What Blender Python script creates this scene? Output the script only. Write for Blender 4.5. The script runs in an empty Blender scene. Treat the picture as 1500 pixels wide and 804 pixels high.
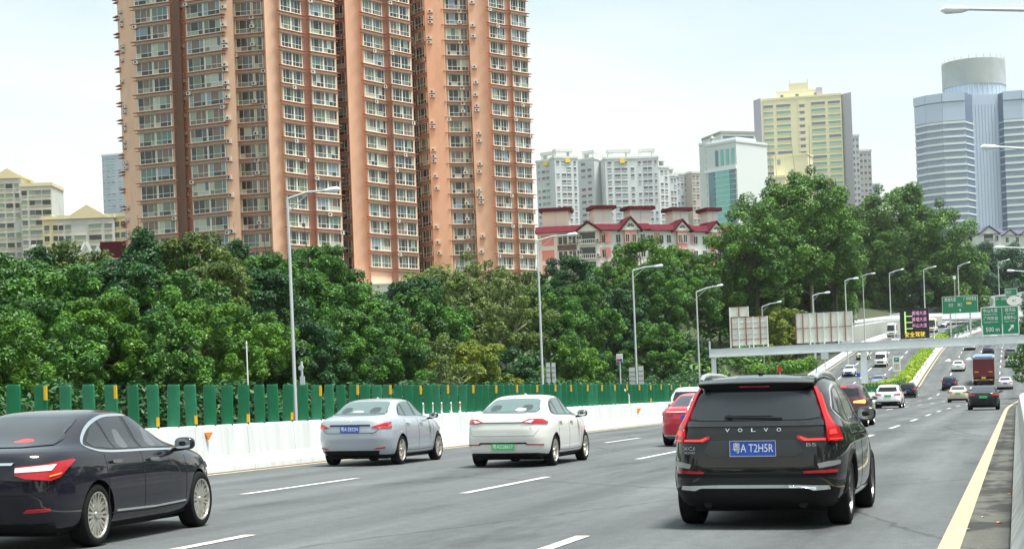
import bpy, bmesh, math, random
import numpy as np
from mathutils import Vector, Matrix
random.seed(7)
sc = bpy.context.scene
COL = sc.collection
R = math.radians
# ------------------------------------------------------------------ camera
F = 2500.0; TH = R(16.49); ROLL = R(-2.2); EYE = Vector((0, 0, 1.47)); PPX, PPY = 750.0, 595.4
cam_d = bpy.data.cameras.new('camera'); cam = bpy.data.objects.new('camera', cam_d); COL.objects.link(cam)
cam_d.sensor_width = 36; cam_d.lens = 36 * F / 1500; cam_d.shift_y = (PPY - 402) / 1500
cam_d.clip_start = 0.2; cam_d.clip_end = 6000
CM = Matrix.Rotation(TH, 3, 'Z') @ Matrix.Rotation(R(90), 3, 'X') @ Matrix.Rotation(ROLL, 3, 'Z')
cam.matrix_world = Matrix.Translation(EYE) @ CM.to_4x4()
sc.camera = cam
sc.view_settings.view_transform = 'Standard'; sc.view_settings.look = 'None'
sc.view_settings.exposure = 1.18; sc.view_settings.gamma = 1
sc.cycles.max_bounces = 6; sc.cycles.diffuse_bounces = 3; sc.cycles.volume_bounces = 1
# ------------------------------------------------------------------ sky, sun
SUN_EL, SUN_AZ = R(73), R(98)          # azimuth clockwise from +Y
w = bpy.data.worlds.new('World'); sc.world = w; w.use_nodes = True
nt = w.node_tree; N = nt.nodes; L = nt.links
bg = N['Background']
sky = N.new('ShaderNodeTexSky'); sky.sky_type = 'NISHITA'; sky.sun_disc = False
sky.sun_elevation = SUN_EL; sky.sun_rotation = SUN_AZ
tc = N.new('ShaderNodeTexCoord'); sx = N.new('ShaderNodeSeparateXYZ'); L.new(tc.outputs['Generated'], sx.inputs[0])
rp = N.new('ShaderNodeValToRGB'); L.new(sx.outputs['Z'], rp.inputs[0])
e = rp.color_ramp.elements
e[0].position = 0.0; e[0].color = (6.7, 6.5, 5.6, 1)
e[1].position = 0.24; e[1].color = (5.0, 5.6, 5.75, 1)
m_ = rp.color_ramp.elements.new(0.10); m_.color = (6.6, 6.45, 5.65, 1)
nz = N.new('ShaderNodeTexNoise'); nz.inputs['Scale'].default_value = 2.6; nz.inputs['Detail'].default_value = 5
mp = N.new('ShaderNodeMapping'); mp.inputs['Scale'].default_value = (1, 1, 3.2); mp.inputs['Location'].default_value = (.35, .1, 0)
L.new(tc.outputs['Generated'], mp.inputs[0]); L.new(mp.outputs[0], nz.inputs[0])
cr = N.new('ShaderNodeValToRGB'); cr.color_ramp.elements[0].position = .38; cr.color_ramp.elements[0].color = (.85, .935, .965, 1)
cr.color_ramp.elements[1].position = .62; cr.color_ramp.elements[1].color = (1.06, 1.05, 1.01, 1); L.new(nz.outputs[0], cr.inputs[0])
mu = N.new('ShaderNodeMix'); mu.data_type = 'RGBA'; mu.blend_type = 'MULTIPLY'; mu.inputs[0].default_value = 1
L.new(rp.outputs[0], mu.inputs[6]); L.new(cr.outputs[0], mu.inputs[7])
mx = N.new('ShaderNodeMix'); mx.data_type = 'RGBA'; mx.inputs[0].default_value = .9
L.new(sky.outputs[0], mx.inputs[6]); L.new(mu.outputs[2], mx.inputs[7]); L.new(mx.outputs[2], bg.inputs[0])
bg.inputs[1].default_value = 0.079
sd = bpy.data.lights.new('sun', 'SUN'); sun = bpy.data.objects.new('sun', sd); COL.objects.link(sun)
sd.energy = 3.6; sd.angle = R(19); sd.color = (1, .965, .9)
dv = Vector((math.sin(SUN_AZ) * math.cos(SUN_EL), math.cos(SUN_AZ) * math.cos(SUN_EL), math.sin(SUN_EL)))
sun.rotation_euler = dv.to_track_quat('Z', 'Y').to_euler()

# ------------------------------------------------------------------ projection helpers (photo pixel -> place)
def ray(px, py):
    return CM @ Vector(((px - PPX) / F, (PPY - py) / F, -1))
def P(px, py, Z):
    return EYE + ray(px, py) * Z
def PU(px, py, u):
    d = ray(px, py); return EYE + d * (u / d.y)
def PX(px, py, x):
    d = ray(px, py); return EYE + d * (x / d.x)
# ------------------------------------------------------------------ road profile
_PU = [-60, 0, 100, 180, 200, 217, 243, 262, 290, 330, 400, 460, 520, 640, 900]
_PZ = [0, 0, .16, .32, .75, 1.6, 3.7, 5.2, 7.4, 10, 14.6, 18.6, 21.6, 25, 26]
def lerp_tab(xs, ys, x):
    if x <= xs[0]: return ys[0]
    if x >= xs[-1]: return ys[-1]
    i = 0
    while xs[i + 1] < x: i += 1
    def sl(k):
        if k <= 0 or k >= len(xs) - 1: return 0.0
        a = (ys[k] - ys[k - 1]) / (xs[k] - xs[k - 1]); b = (ys[k + 1] - ys[k]) / (xs[k + 1] - xs[k])
        return 0 if a * b <= 0 else 2 * a * b / (a + b)
    h = xs[i + 1] - xs[i]; t = (x - xs[i]) / h
    return ((2*t**3-3*t*t+1)*ys[i] + (t**3-2*t*t+t)*h*sl(i) + (-2*t**3+3*t*t)*ys[i+1] + (t**3-t*t)*h*sl(i+1))
def prof(u): return lerp_tab(_PU, _PZ, u)
def sst(a, b, x):
    t = max(0, min(1, (x - a) / (b - a))); return t * t * (3 - 2 * t)
def curve(u): return (u - 300) ** 2 / 1700 if u > 300 else 0
XF = .0183
def lane(v, u):                       # our carriageway: near lateral -> lateral at u
    t = sst(100, 220, u); return v * (1 - .15 * t) + 1.6 * t + curve(u)
def olane(v, u):                      # opposite carriageway
    t = sst(100, 220, u); return v * (1 - t) + (-13.8 + (v + 18.2) * .735) * t + curve(u)
def zr(x, u): return prof(u) - XF * min(max(x - curve(u), -17.5), 6)
def zo(x, u): return zr(-17.5 + curve(u), u) + sst(150, 215, u) * .9 - .012 * (x - curve(u) + 17.5) * .5
def terrain(x, u):
    xc = x - curve(u)
    z = prof(u) * (1 - .8 * sst(60, 400, abs(xc + 15) - 30))
    if xc < -35:
        d = -35 - xc
        z += 1.2 * sst(0, 5, d) + min(d, 60) * (.05 + .17 * sst(140, 300, u))
    elif xc < -16.5: z += .3 + sst(150, 215, u) * .8
    if xc > .5: z -= .6 * sst(.5, 3, xc)
    return z - .35
# ------------------------------------------------------------------ materials
def mat(name, col, rough=.6, metal=0, spec=.5, coat=0, noise=None, bump=None, emit=None, trans=0):
    m = bpy.data.materials.new(name); m.use_nodes = True
    n = m.node_tree.nodes; l = m.node_tree.links; b = n['Principled BSDF']
    c = (*col, 1) if len(col) == 3 else col
    b.inputs['Base Color'].default_value = c; b.inputs['Roughness'].default_value = rough
    b.inputs['Metallic'].default_value = metal; b.inputs['Specular IOR Level'].default_value = spec
    b.inputs['Coat Weight'].default_value = coat; b.inputs['Coat Roughness'].default_value = .04
    if emit: b.inputs['Emission Color'].default_value = (*emit[0], 1); b.inputs['Emission Strength'].default_value = emit[1]
    if noise:
        sc_, amt, col2 = noise[0], noise[1], noise[2] if len(noise) > 2 else tuple(x * .45 for x in col[:3])
        t = n.new('ShaderNodeTexCoord'); q = n.new('ShaderNodeMapping'); l.new(t.outputs['Object'], q.inputs[0])
        if len(noise) > 3: q.inputs['Scale'].default_value = noise[3]
        z = n.new('ShaderNodeTexNoise'); z.inputs['Scale'].default_value = sc_; z.inputs['Detail'].default_value = 6; z.inputs['Roughness'].default_value = .65
        l.new(q.outputs[0], z.inputs[0])
        r = n.new('ShaderNodeMapRange'); r.inputs[1].default_value = .42; r.inputs[2].default_value = .72; r.inputs[4].default_value = amt
        l.new(z.outputs[0], r.inputs[0])
        x = n.new('ShaderNodeMix'); x.data_type = 'RGBA'; x.inputs[6].default_value = c; x.inputs[7].default_value = (*col2, 1)
        l.new(r.outputs[0], x.inputs[0]); l.new(x.outputs[2], b.inputs['Base Color'])
    if bump:
        t = n.new('ShaderNodeTexCoord'); z = n.new('ShaderNodeTexNoise'); z.inputs['Scale'].default_value = bump[0]; z.inputs['Detail'].default_value = 5
        l.new(t.outputs['Object'], z.inputs[0]); k = n.new('ShaderNodeBump'); k.inputs['Strength'].default_value = bump[1]; k.inputs['Distance'].default_value = bump[2]
        l.new(z.outputs[0], k.inputs['Height']); l.new(k.outputs[0], b.inputs['Normal'])
    return m
def asphalt(name, base, shoulder=False):
    m = bpy.data.materials.new(name); m.use_nodes = True
    n = m.node_tree.nodes; l = m.node_tree.links; b = n['Principled BSDF']
    g = n.new('ShaderNodeNewGeometry')
    def noise(scale, mscale, det=5):
        q = n.new('ShaderNodeMapping'); q.inputs['Scale'].default_value = mscale; l.new(g.outputs['Position'], q.inputs[0])
        z = n.new('ShaderNodeTexNoise'); z.inputs['Scale'].default_value = scale; z.inputs['Detail'].default_value = det; z.inputs['Roughness'].default_value = .6
        l.new(q.outputs[0], z.inputs[0]); return z.outputs[0]
    def rng(s, a, b_, c, d):
        r = n.new('ShaderNodeMapRange'); r.inputs[1].default_value = a; r.inputs[2].default_value = b_; r.inputs[3].default_value = c; r.inputs[4].default_value = d
        l.new(s, r.inputs[0]); return r.outputs[0]
    def mul(a, c):
        r = n.new('ShaderNodeMath'); r.operation = 'MULTIPLY'; l.new(a, r.inputs[0]); l.new(c, r.inputs[1]); return r.outputs[0]
    streak = rng(noise(1.3, (1, .035, 1)), .3, .7, .76, 1.18)
    patch = rng(noise(.35, (1, .35, 1), 8), .35, .68, .78, 1.14)
    fine = rng(noise(55, (1, 1, 1), 3), .3, .7, .72, 1.28)
    med = rng(noise(6, (1, .8, 1), 6), .3, .75, .88, 1.12)
    v = mul(mul(streak, patch), mul(fine, med))
    sp_ = n.new('ShaderNodeSeparateXYZ'); l.new(g.outputs['Position'], sp_.inputs[0])
    f_ = n.new('ShaderNodeMath'); f_.operation = 'MULTIPLY'; f_.inputs[1].default_value = 2 * math.pi / 1.88; l.new(sp_.outputs['X'], f_.inputs[0])
    s_ = n.new('ShaderNodeMath'); s_.operation = 'SINE'; l.new(f_.outputs[0], s_.inputs[0]); v = mul(v, rng(s_.outputs[0], -1, 1, .87, 1.07))
    oil = rng(noise(.8, (1, .25, 1), 7), .58, .70, 1, .62); v = mul(v, oil)
    vo = n.new('ShaderNodeTexVoronoi'); vo.feature = 'DISTANCE_TO_EDGE'; vo.inputs['Scale'].default_value = .16
    q_ = n.new('ShaderNodeMapping'); q_.inputs['Scale'].default_value = (1.2, .5, 1); nz_ = n.new('ShaderNodeTexNoise'); nz_.inputs['Scale'].default_value = 2; nz_.inputs['Detail'].default_value = 6
    l.new(g.outputs['Position'], nz_.inputs[0]); mx_ = n.new('ShaderNodeMix'); mx_.data_type = 'VECTOR'; mx_.inputs[0].default_value = .25; l.new(g.outputs['Position'], mx_.inputs[4]); l.new(nz_.outputs[1], mx_.inputs[5]); l.new(mx_.outputs[1], q_.inputs[0]); l.new(q_.outputs[0], vo.inputs[0])
    v = mul(v, rng(vo.outputs['Distance'], .0015, .006, .62, 1))
    if shoulder:
        v = mul(v, rng(noise(1.1, (1, .45, 1), 8), .45, .53, 1.0, .30))
    x = n.new('ShaderNodeMix'); x.data_type = 'RGBA'; x.blend_type = 'MULTIPLY'; x.inputs[0].default_value = 1; x.inputs[6].default_value = (*base, 1)
    cb = n.new('ShaderNodeCombineColor'); l.new(v, cb.inputs[0]); l.new(v, cb.inputs[1]); l.new(v, cb.inputs[2])
    l.new(cb.outputs[0], x.inputs[7]); l.new(x.outputs[2], b.inputs['Base Color'])
    b.inputs['Roughness'].default_value = .78; b.inputs['Specular IOR Level'].default_value = .35
    k = n.new('ShaderNodeBump'); k.inputs['Strength'].default_value = .5; k.inputs['Distance'].default_value = .01
    l.new(noise(90, (1, 1, 1), 2), k.inputs['Height']); l.new(k.outputs[0], b.inputs['Normal'])
    return m
def leafmat(name, c1, c2, tr=.2):
    m = bpy.data.materials.new(name); m.use_nodes = True
    n = m.node_tree.nodes; l = m.node_tree.links; b = n['Principled BSDF']
    a = n.new('ShaderNodeAttribute'); a.attribute_name = 'tone'
    x = n.new('ShaderNodeMix'); x.data_type = 'RGBA'; x.inputs[6].default_value = (*c1, 1); x.inputs[7].default_value = (*c2, 1)
    l.new(a.outputs['Fac'], x.inputs[0]); l.new(x.outputs[2], b.inputs['Base Color'])
    b.inputs['Roughness'].default_value = .5; b.inputs['Specular IOR Level'].default_value = .35
    t = n.new('ShaderNodeBsdfTranslucent'); l.new(x.outputs[2], t.inputs[0])
    s = n.new('ShaderNodeMixShader'); s.inputs[0].default_value = tr
    l.new(b.outputs[0], s.inputs[1]); l.new(t.outputs[0], s.inputs[2]); l.new(s.outputs[0], n['Material Output'].inputs[0])
    return m
M = dict(
    asphalt=asphalt('asphalt', (.102, .114, .117)), shoulder=asphalt('shoulder_asphalt', (.12, .122, .105), True),
    earth=mat('earth', (.045, .055, .025), .9, noise=(1.5, 1, (.02, .04, .012))),
    linewhite=mat('line_paint_white', (.62, .62, .58), .6, noise=(7, 1.0, (.24, .25, .25))),
    lineyellow=mat('line_paint_cream', (.45, .375, .225), .6, noise=(7, .8, (.30, .26, .18))),
    barrier=mat('barrier_paint', (.70, .73, .74), .6, noise=(1.6, .65, (.48, .50, .49), (1, 2.2, .22)), bump=(30, .25, .01)),
    concrete=mat('concrete', (.52, .54, .52), .8, noise=(1.5, .8, (.2, .2, .19)), bump=(20, .3, .01)),
    dirt=mat('gutter_dirt', (.12, .085, .06), .95, noise=(6, 1, (.05, .04, .03))),
    greenboard=mat('green_board', (.005, .16, .064), .4, noise=(2.5, .6, (.004, .09, .04))), greenfaded=mat('green_board_faded', (.018, .20, .095), .55, noise=(3, .7, (.006, .10, .045))),
    yellowref=mat('yellow_reflector', (.85, .48, .01), .35),
    orange=mat('orange_reflector', (.85, .25, .02), .4),
    galv=mat('galvanised_steel', (.62, .65, .67), .4, .3),
    whitesteel=mat('white_painted_steel', (.82, .86, .88), .4, noise=(.8, .4, (.5, .55, .58))),
    boardback=mat('board_back', (.80, .80, .70), .5, noise=(.9, .6, (.62, .62, .52))),
    rust=mat('rusty_angle', (.30, .13, .11), .7),
    signgreen=mat('sign_green', (.006, .215, .105), .35), signwhite=mat('sign_white', (.85, .85, .82), .4), signyellow=mat('sign_yellow', (.9, .6, .03), .4),
    signblue=mat('sign_blue', (.03, .10, .55), .4), signred=mat('sign_red', (.65, .02, .03), .4),
    ledblack=mat('led_panel', (.012, .012, .016), .4),
    ledpink=mat('led_pink', (.5, .2, .4), .5, emit=((1, .42, .75), .32)), ledyellow=mat('led_yellow', (.9, .7, .1), .5, emit=((1, .65, .03), .42)), ledlime=mat('led_lime', (.5, .8, .2), .5, emit=((.5, .75, .25), .25)),
    pink=mat('salmon_tile', (.80, .50, .35), .6, noise=(.5, .8, (.66, .40, .275), (1, 1, .4))),
    bay=mat('bay_tile', (.72, .50, .36), .6, noise=(.5, .6, (.60, .42, .30))),
    cream=mat('cream_trim', (.80, .64, .45), .6), redtrim=mat('red_trim', (.36, .11, .07), .6), redcol=mat('red_column', (.60, .33, .25), .6, noise=(.4, .5, (.50, .27, .20))),
    baydark=mat('shaded_bay_tile', (.47, .38, .29), .7, noise=(.5, .7, (.36, .29, .23))), brown=mat('brown_wall', (.29, .21, .17), .7, noise=(.3, .8, (.23, .165, .135), (1, 1, .2))),  # baydark: bay tile with the shade of left faces and recesses in its colour
    wframe=mat('window_frame', (.78, .78, .70), .5), wframe2=mat('window_frame_dark', (.30, .31, .28), .5), ac=mat('air_conditioner_white', (.62, .62, .58), .5), dark=mat('dark_void', (.02, .02, .02), .8),
    pipe=mat('drain_pipe', (.58, .48, .30), .5),
    tyre=mat('rubber', (.014, .014, .015), .85, spec=.15), blackpl=mat('black_plastic', (.010, .010, .011), .6, spec=.2), rimgrey=mat('alloy_dark', (.20, .20, .20), .35, .75), rim=mat('alloy', (.62, .60, .54), .28, .75), rimdark=mat('brake_dark', (.03, .03, .03), .6),
    chrome=mat('chrome', (.85, .86, .88), .12, 1.0), seam=mat('panel_gap', (.005, .005, .005), .8),
    lampred=mat('tail_lamp_red', (.40, .005, .012), .25, coat=.5), lampglow=mat('tail_lamp_lit', (.8, .02, .02), .3, emit=((1, .06, .04), .55)), lampamber=mat('lamp_amber', (.95, .35, .03), .25, coat=1), lampclear=mat('lamp_clear', (.72, .74, .76), .15, coat=1),
    brakeon=mat('brake_lamp_lit', (1, .25, .05), .3, emit=((1, .30, .06), 1.6)),
    glass=mat('tinted_glass', (.018, .021, .025), .08, spec=.5), glassgrey=mat('grey_glass', (.035, .041, .048), .10, spec=.4), glasslight=mat('light_glass', (.09, .13, .125), .05, spec=.5), glassrear=mat('rear_glass_silver', (.10, .15, .15), .08, spec=.5),
    seat=mat('seat_beige', (.42, .42, .38), .7),
    plateblue=mat('plate_blue', (.03, .10, .50), .35), plategreen=mat('plate_green', (.06, .48, .16), .35), plateyellow=mat('plate_yellow', (.85, .5, .03), .4),
    mirrorglass=mat('mirror_glass', (.55, .58, .58), .08, .9),
    bark=mat('bark', (.11, .085, .06), .9, noise=(4, .8)), palebark=mat('pale_bark', (.40, .37, .29), .8, noise=(3, .8)),
)
LEAF = dict(
    green=leafmat('leaf_green', (.012, .056, .012), (.105, .28, .028)),
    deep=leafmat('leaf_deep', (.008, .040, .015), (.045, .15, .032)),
    olive=leafmat('leaf_olive', (.040, .080, .018), (.16, .23, .040)),
    yellow=leafmat('leaf_yellow', (.09, .16, .015), (.27, .32, .03)),
    bright=leafmat('leaf_bright', (.018, .080, .010), (.15, .33, .024)),
    hill=leafmat('leaf_hill', (.018, .070, .014), (.12, .27, .030)),
    hedge=leafmat('leaf_hedge', (.14, .27, .015), (.38, .50, .03)),
    blue=leafmat('leaf_bluegreen', (.018, .062, .034), (.055, .15, .065)),
)
def paint(name, col, coat=.9, rough=.35, metal=0.0):
    dk = max(col) < .05
    if dk: col = tuple(c * .6 for c in col)
    return mat(name, col, .6 if dk else rough, metal, .15 if dk else .5, coat)
# ------------------------------------------------------------------ mesh helpers
def put(o, parent=None, **k):
    COL.objects.link(o)
    if parent is not None: o.parent = parent
    for a, b in k.items():
        if b is not None: o[a] = b
    return o
def empty(name, loc, label=None, category=None, group=None, rz=0):
    o = bpy.data.objects.new(name, None); o.location = loc; o.rotation_euler.z = rz; o.empty_display_size = .2
    return put(o, None, label=label, category=category, group=group)
class MB:
    def __init__(s): s.v = []; s.f = []; s.m = []; s.sm = []
    def face(s, pts, m=0, sm=False):
        i = len(s.v); s.v += [tuple(p) for p in pts]; s.f.append(tuple(range(i, i + len(pts)))); s.m.append(m); s.sm.append(sm)
    def hexa(s, p, m=0):        # p: 4 bottom (ccw seen from above), 4 top
        i = len(s.v); s.v += [tuple(q) for q in p]
        for f in ((3, 2, 1, 0), (4, 5, 6, 7), (0, 1, 5, 4), (1, 2, 6, 5), (2, 3, 7, 6), (3, 0, 4, 7)):
            s.f.append(tuple(i + k for k in f)); s.m.append(m); s.sm.append(False)
    def box(s, x0, x1, y0, y1, z0, z1, m=0, T=None):
        p = [Vector(q) for q in ((x0, y0, z0), (x1, y0, z0), (x1, y1, z0), (x0, y1, z0), (x0, y0, z1), (x1, y0, z1), (x1, y1, z1), (x0, y1, z1))]
        if T is not None: p = [T @ q for q in p]
        s.hexa(p, m)
    def tube(s, pts, rad, n=8, m=0, cap=True):
        pts = [Vector(p) for p in pts]
        if not hasattr(rad, '__len__'): rad = [rad] * len(pts)
        i0 = len(s.v); ref = None
        for k, p in enumerate(pts):
            d = (pts[min(k + 1, len(pts) - 1)] - pts[max(k - 1, 0)]).normalized()
            a = d.cross(Vector((0, 0, 1)) if abs(d.z) < .9 else Vector((1, 0, 0))).normalized() if ref is None else (ref - d * ref.dot(d)).normalized()
            ref = a; b = d.cross(a)
            for j in range(n):
                t = 2 * math.pi * j / n; s.v.append(tuple(p + (a * math.cos(t) + b * math.sin(t)) * rad[k]))
        for k in range(len(pts) - 1):
            for j in range(n):
                a = i0 + k * n + j; b = i0 + k * n + (j + 1) % n
                s.f.append((a, b, b + n, a + n)); s.m.append(m); s.sm.append(True)
        if cap:
            s.f.append(tuple(i0 + j for j in reversed(range(n)))); s.m.append(m); s.sm.append(False)
            e_ = i0 + (len(pts) - 1) * n; s.f.append(tuple(e_ + j for j in range(n))); s.m.append(m); s.sm.append(False)
    def lathe(s, prof_, axis='x', n=24, m=0, c=(0, 0, 0)):   # prof_: (axial, radius)
        i0 = len(s.v)
        for (a, r) in prof_:
            for j in range(n):
                t = 2 * math.pi * j / n; q = (a, r * math.cos(t), r * math.sin(t)) if axis == 'x' else (r * math.cos(t), r * math.sin(t), a)
                s.v.append((q[0] + c[0], q[1] + c[1], q[2] + c[2]))
        for k in range(len(prof_) - 1):
            for j in range(n):
                a = i0 + k * n + j; b = i0 + k * n + (j + 1) % n
                s.f.append((a, b, b + n, a + n)); s.m.append(m); s.sm.append(True)
    def mesh(s, name, mats):
        me = bpy.data.meshes.new(name); me.from_pydata(s.v, [], s.f)
        for q in (mats if isinstance(mats, (list, tuple)) else [mats]): me.materials.append(q)
        me.polygons.foreach_set('material_index', s.m); me.polygons.foreach_set('use_smooth', s.sm)
        me.update()
        if any(s.sm): me.set_sharp_from_angle(angle=R(42))
        return me
    def build(s, name, mats, parent=None, fix=True, **k):
        me = s.mesh(name, mats)
        if fix:
            b = bmesh.new(); b.from_mesh(me); bmesh.ops.recalc_face_normals(b, faces=b.faces); b.to_mesh(me); b.free()
        o = bpy.data.objects.new(name, me); return put(o, parent, **k)
def copy_tree(src, parent=None, link=True):
    o = src.copy(); COL.objects.link(o)
    if parent is not None: o.parent = parent
    for ch in list(src.children): copy_tree(ch, o)
    return o
def text_mesh(txt, size, mats, ext=.004, spacing=1.0):
    cu = bpy.data.curves.new('lettering', 'FONT'); cu.body = txt; cu.size = size; cu.extrude = ext; cu.align_x = 'CENTER'; cu.align_y = 'CENTER'
    cu.space_character = spacing; cu.resolution_u = 2
    t = bpy.data.objects.new('tmp', cu); COL.objects.link(t); bpy.context.view_layer.update()
    me = bpy.data.meshes.new_from_object(t.evaluated_get(bpy.context.evaluated_depsgraph_get()))
    bpy.data.objects.remove(t); me.name = 'lettering'
    me.materials.clear(); me.materials.append(mats); return me
def lettering(txt, size, m, loc, rot, parent, name='lettering', ext=.004, spacing=1.0, width=None, **k):
    me = text_mesh(txt, size, m, ext, spacing); o = bpy.data.objects.new(name, me); o.location = loc; o.rotation_euler = rot
    if width:
        xs = [v.co.x for v in me.vertices]
        if xs: o.scale.x = width / (max(xs) - min(xs))
    return put(o, parent, **k)
# ================================================================== SETTING: terrain, roads
def grid_sheet(name, xs, us, zf, m, **k):
    v = []; f = []
    for j, u in enumerate(us):
        for i, x in enumerate(xs):
            xx = x(u) if callable(x) else x
            v.append((xx, u, zf(xx, u)))
    nx = len(xs)
    for j in range(len(us) - 1):
        for i in range(nx - 1):
            a = j * nx + i; f.append((a, a + 1, a + nx + 1, a + nx))
    me = bpy.data.meshes.new(name); me.from_pydata(v, [], f); me.materials.append(m)
    me.polygons.foreach_set('use_smooth', [True] * len(f)); me.update()
    return put(bpy.data.objects.new(name, me), k.pop('parent', None), **k)
txs = [-3200, -2200, -1500, -1000, -700, -500, -400] + list(range(-340, -60, 20)) + list(range(-60, -34, 4)) + [-34, -31, -27, -23, -19, -15, -11, -7, -3, .3, .6, 1.5, 3, 6, 10, 20, 40, 80, 140, 220, 350, 600, 1000, 1800]
tus = [-900, -500, -300, -200, -120, -60, -30] + list(range(0, 560, 10)) + [600, 680, 800, 1000, 1300, 1700, 2400, 3200, 4200]
def shift(x): return (lambda u: x + curve(min(u, 600)) * (1 - sst(60, 500, abs(x + 15))))
TXS = [shift(x) for x in txs]
def zter(x, u):
    return terrain(x, min(u, 600)) if u < 4300 else 0
grid_sheet('ground', TXS, tus, lambda x, u: zter(x, u), M['earth'], kind='structure')
us_ = [-300, -150, -60] + list(range(-10, 180, 10)) + list(range(180, 560, 5))
vv = [-16.2, -13, -10, -7, -4, -.65]
road = grid_sheet('road', [(lambda u, v=v: lane(v, u)) for v in vv], us_, zr, M['asphalt'], kind='structure')
grid_sheet('road_shoulder', [(lambda u: lane(-.65, u)), (lambda u: lane(-.65, u) + .45), (lambda u: lane(-.65, u) + .9)], us_, lambda x, u: zr(x, u), M['shoulder'], kind='structure')
ov = [-34.3, -30, -26, -22, -17.3]
oroad = grid_sheet('opposite_road', [(lambda u, v=v: olane(v, u)) for v in ov], us_, zo, M['asphalt'], kind='structure')
def strip(name, f, width, u0, u1, zf, m, parent, dz=.004, step=5, dashobj=None):
    n = max(1, int(math.ceil((u1 - u0) / step))); v = []; fc = []
    for i in range(n + 1):
        u = u0 + (u1 - u0) * i / n; x = f(u)
        for s in (-.5, .5): v.append((x + s * width, u, zf(x + s * width, u) + dz))
        if i: a = 2 * i; fc.append((a - 2, a - 1, a + 1, a))
    me = bpy.data.meshes.new(name); me.from_pydata(v, [], fc); me.materials.append(m); me.update()
    return put(bpy.data.objects.new(name, me), parent)
strip('edge_line', lambda u: lane(-.65, u) + .0, .2, 2, 520, zr, M['lineyellow'], road, dz=.008)
strip('edge_line', lambda u: lane(-15.75, u), .16, 5, 520, zr, M['lineyellow'], road, dz=.008)
strip('gutter_dirt', lambda u: lane(-15.99, u), .36, 5, 520, zr, M['dirt'], road, dz=.005)
for v in (-4.4, -8.2, -11.9):
    for k in range(0, 36):
        u = 12.4 + 12.5 * k
        strip('lane_dash', lambda q, v=v: lane(v, q), .15, u, u + 4.9, zr, M['linewhite'], road, dz=.008)
for v in (-18.2, -33.6):
    strip('edge_line', lambda u, v=v: olane(v, u), .16, 5, 520, zo, M['lineyellow'] if v < -20 else M['linewhite'], oroad, dz=.008)
for v in (-22, -25.8, -29.7):
    for k in range(10, 34):
        u = 12.4 + 12.5 * k
        strip('lane_dash', lambda q, v=v: olane(v, q), .2, u, u + 6, zo, M['linewhite'], oroad, dz=.008)
# small arrow-like markings on the rising road
for px, py, u in ((1387, 521, 268), (1418, 520, 270)):
    x = P(px, py, u * .959).x; z = lambda a, b: zr(a, b) + .009
    mb = MB(); mb.face([(x - .5, u, z(x - .5, u)), (x + .5, u, z(x + .5, u)), (x, u + 6, z(x, u + 6))]); mb.build('road_arrow', M['linewhite'], road, fix=False)
# leaves and paper scraps on the shoulder
for i, (px, py, c, s) in enumerate(((1412, 776, 'signwhite', .05), (1464, 766, 'orange', .035), (1452, 690, 'signwhite', .06), (1440, 758, 'signwhite', .02), (1478, 724, 'orange', .02))):
    d = ray(px, py); t = (zr(-.3, 16) - EYE.z) / d.z; p = EYE + d * t
    mb = MB(); a = random.random() * 3
    q = [p + Vector((math.cos(a + k * 1.57) * s * (1.6 if k % 2 else 1), math.sin(a + k * 1.57) * s * (1 if k % 2 else 1.8), .012 + .008 * (k % 2))) for k in range(4)]
    mb.face(q); b_ = [v - Vector((0, 0, .003)) for v in q][::-1]; mb.face(b_)
    mb.build('litter_scrap' if c == 'signwhite' else 'fallen_leaf', M[c], None, label=['white paper scrap on the shoulder nearest the camera', 'orange fallen leaf on the shoulder by the wall foot', 'pale flattened scrap on the shoulder beside the cream line farther up', 'tiny white scrap on the dark shoulder patch', 'small orange leaf at the foot of the right hand wall'][i], category=['litter', 'leaf', 'litter', 'litter', 'leaf'][i])

# ------------------------------------------------------------------ concrete barriers
def jersey(name, xf, zf, u0, u1, seg, side, h, topw, basew, label, cat, m, gap=.012, taper=None):
    root = empty(name, (xf(u0), u0, zf(xf(u0), u0)), label, cat); ro = root.location.copy()
    u = u0; k = 0
    while u < u1 - .01:
        L_ = seg if u < 240 else seg * 4
        a, b = u + gap / 2, min(u + L_, u1) - gap / 2
        mb = MB(); pr = [(0, -.08), (0, .10), (.10, .30), (.06 + basew - topw, h), (basew - .06 - (0 if side == 2 else 0), h), (basew, -.08)]
        pr = [(0, -.1), (.02, .12), (.14, .34), (basew * .5 - topw / 2, h - .03), (basew * .5 - topw / 2 + .03, h), (basew * .5 + topw / 2 - .03, h), (basew * .5 + topw / 2, h - .03), (basew - .14, .34), (basew - .02, .12), (basew, -.1)]
        ra = [Vector((xf(a) + side * q[0], a, zf(xf(a), a) + q[1])) - ro for q in pr]
        rb = [Vector((xf(b) + side * q[0], b, zf(xf(b), b) + q[1])) - ro for q in pr]
        n = len(pr)
        for i in range(n): mb.face([ra[i], ra[(i + 1) % n], rb[(i + 1) % n], rb[i]])
        mb.face(ra[::-1]); mb.face(rb)
        mb.build('barrier_segment', m, root); u += L_; k += 1
    return root
BX = lambda u: lane(-16.15, u)
med = jersey('median_barrier', BX, zr, 12, 500, 2.5, -1, 1.0, .26, .62, 'long white concrete median barrier below the green anti-glare boards', 'barrier', M['barrier'])
jersey('roadside_wall', lambda u: lane(-.65, u) + .53, lambda x, u: zr(x, u), 1.5, 480, 4, 1, .82, .3, .75, 'low pale concrete wall along the right shoulder', 'wall', M['concrete'])
jersey('far_barrier', lambda u: olane(-34.4, u), zo, 100, 480, 6, -1, .8, .2, .5, 'white kerb barrier on the far left edge of the opposite road', 'barrier', M['barrier'])
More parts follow.
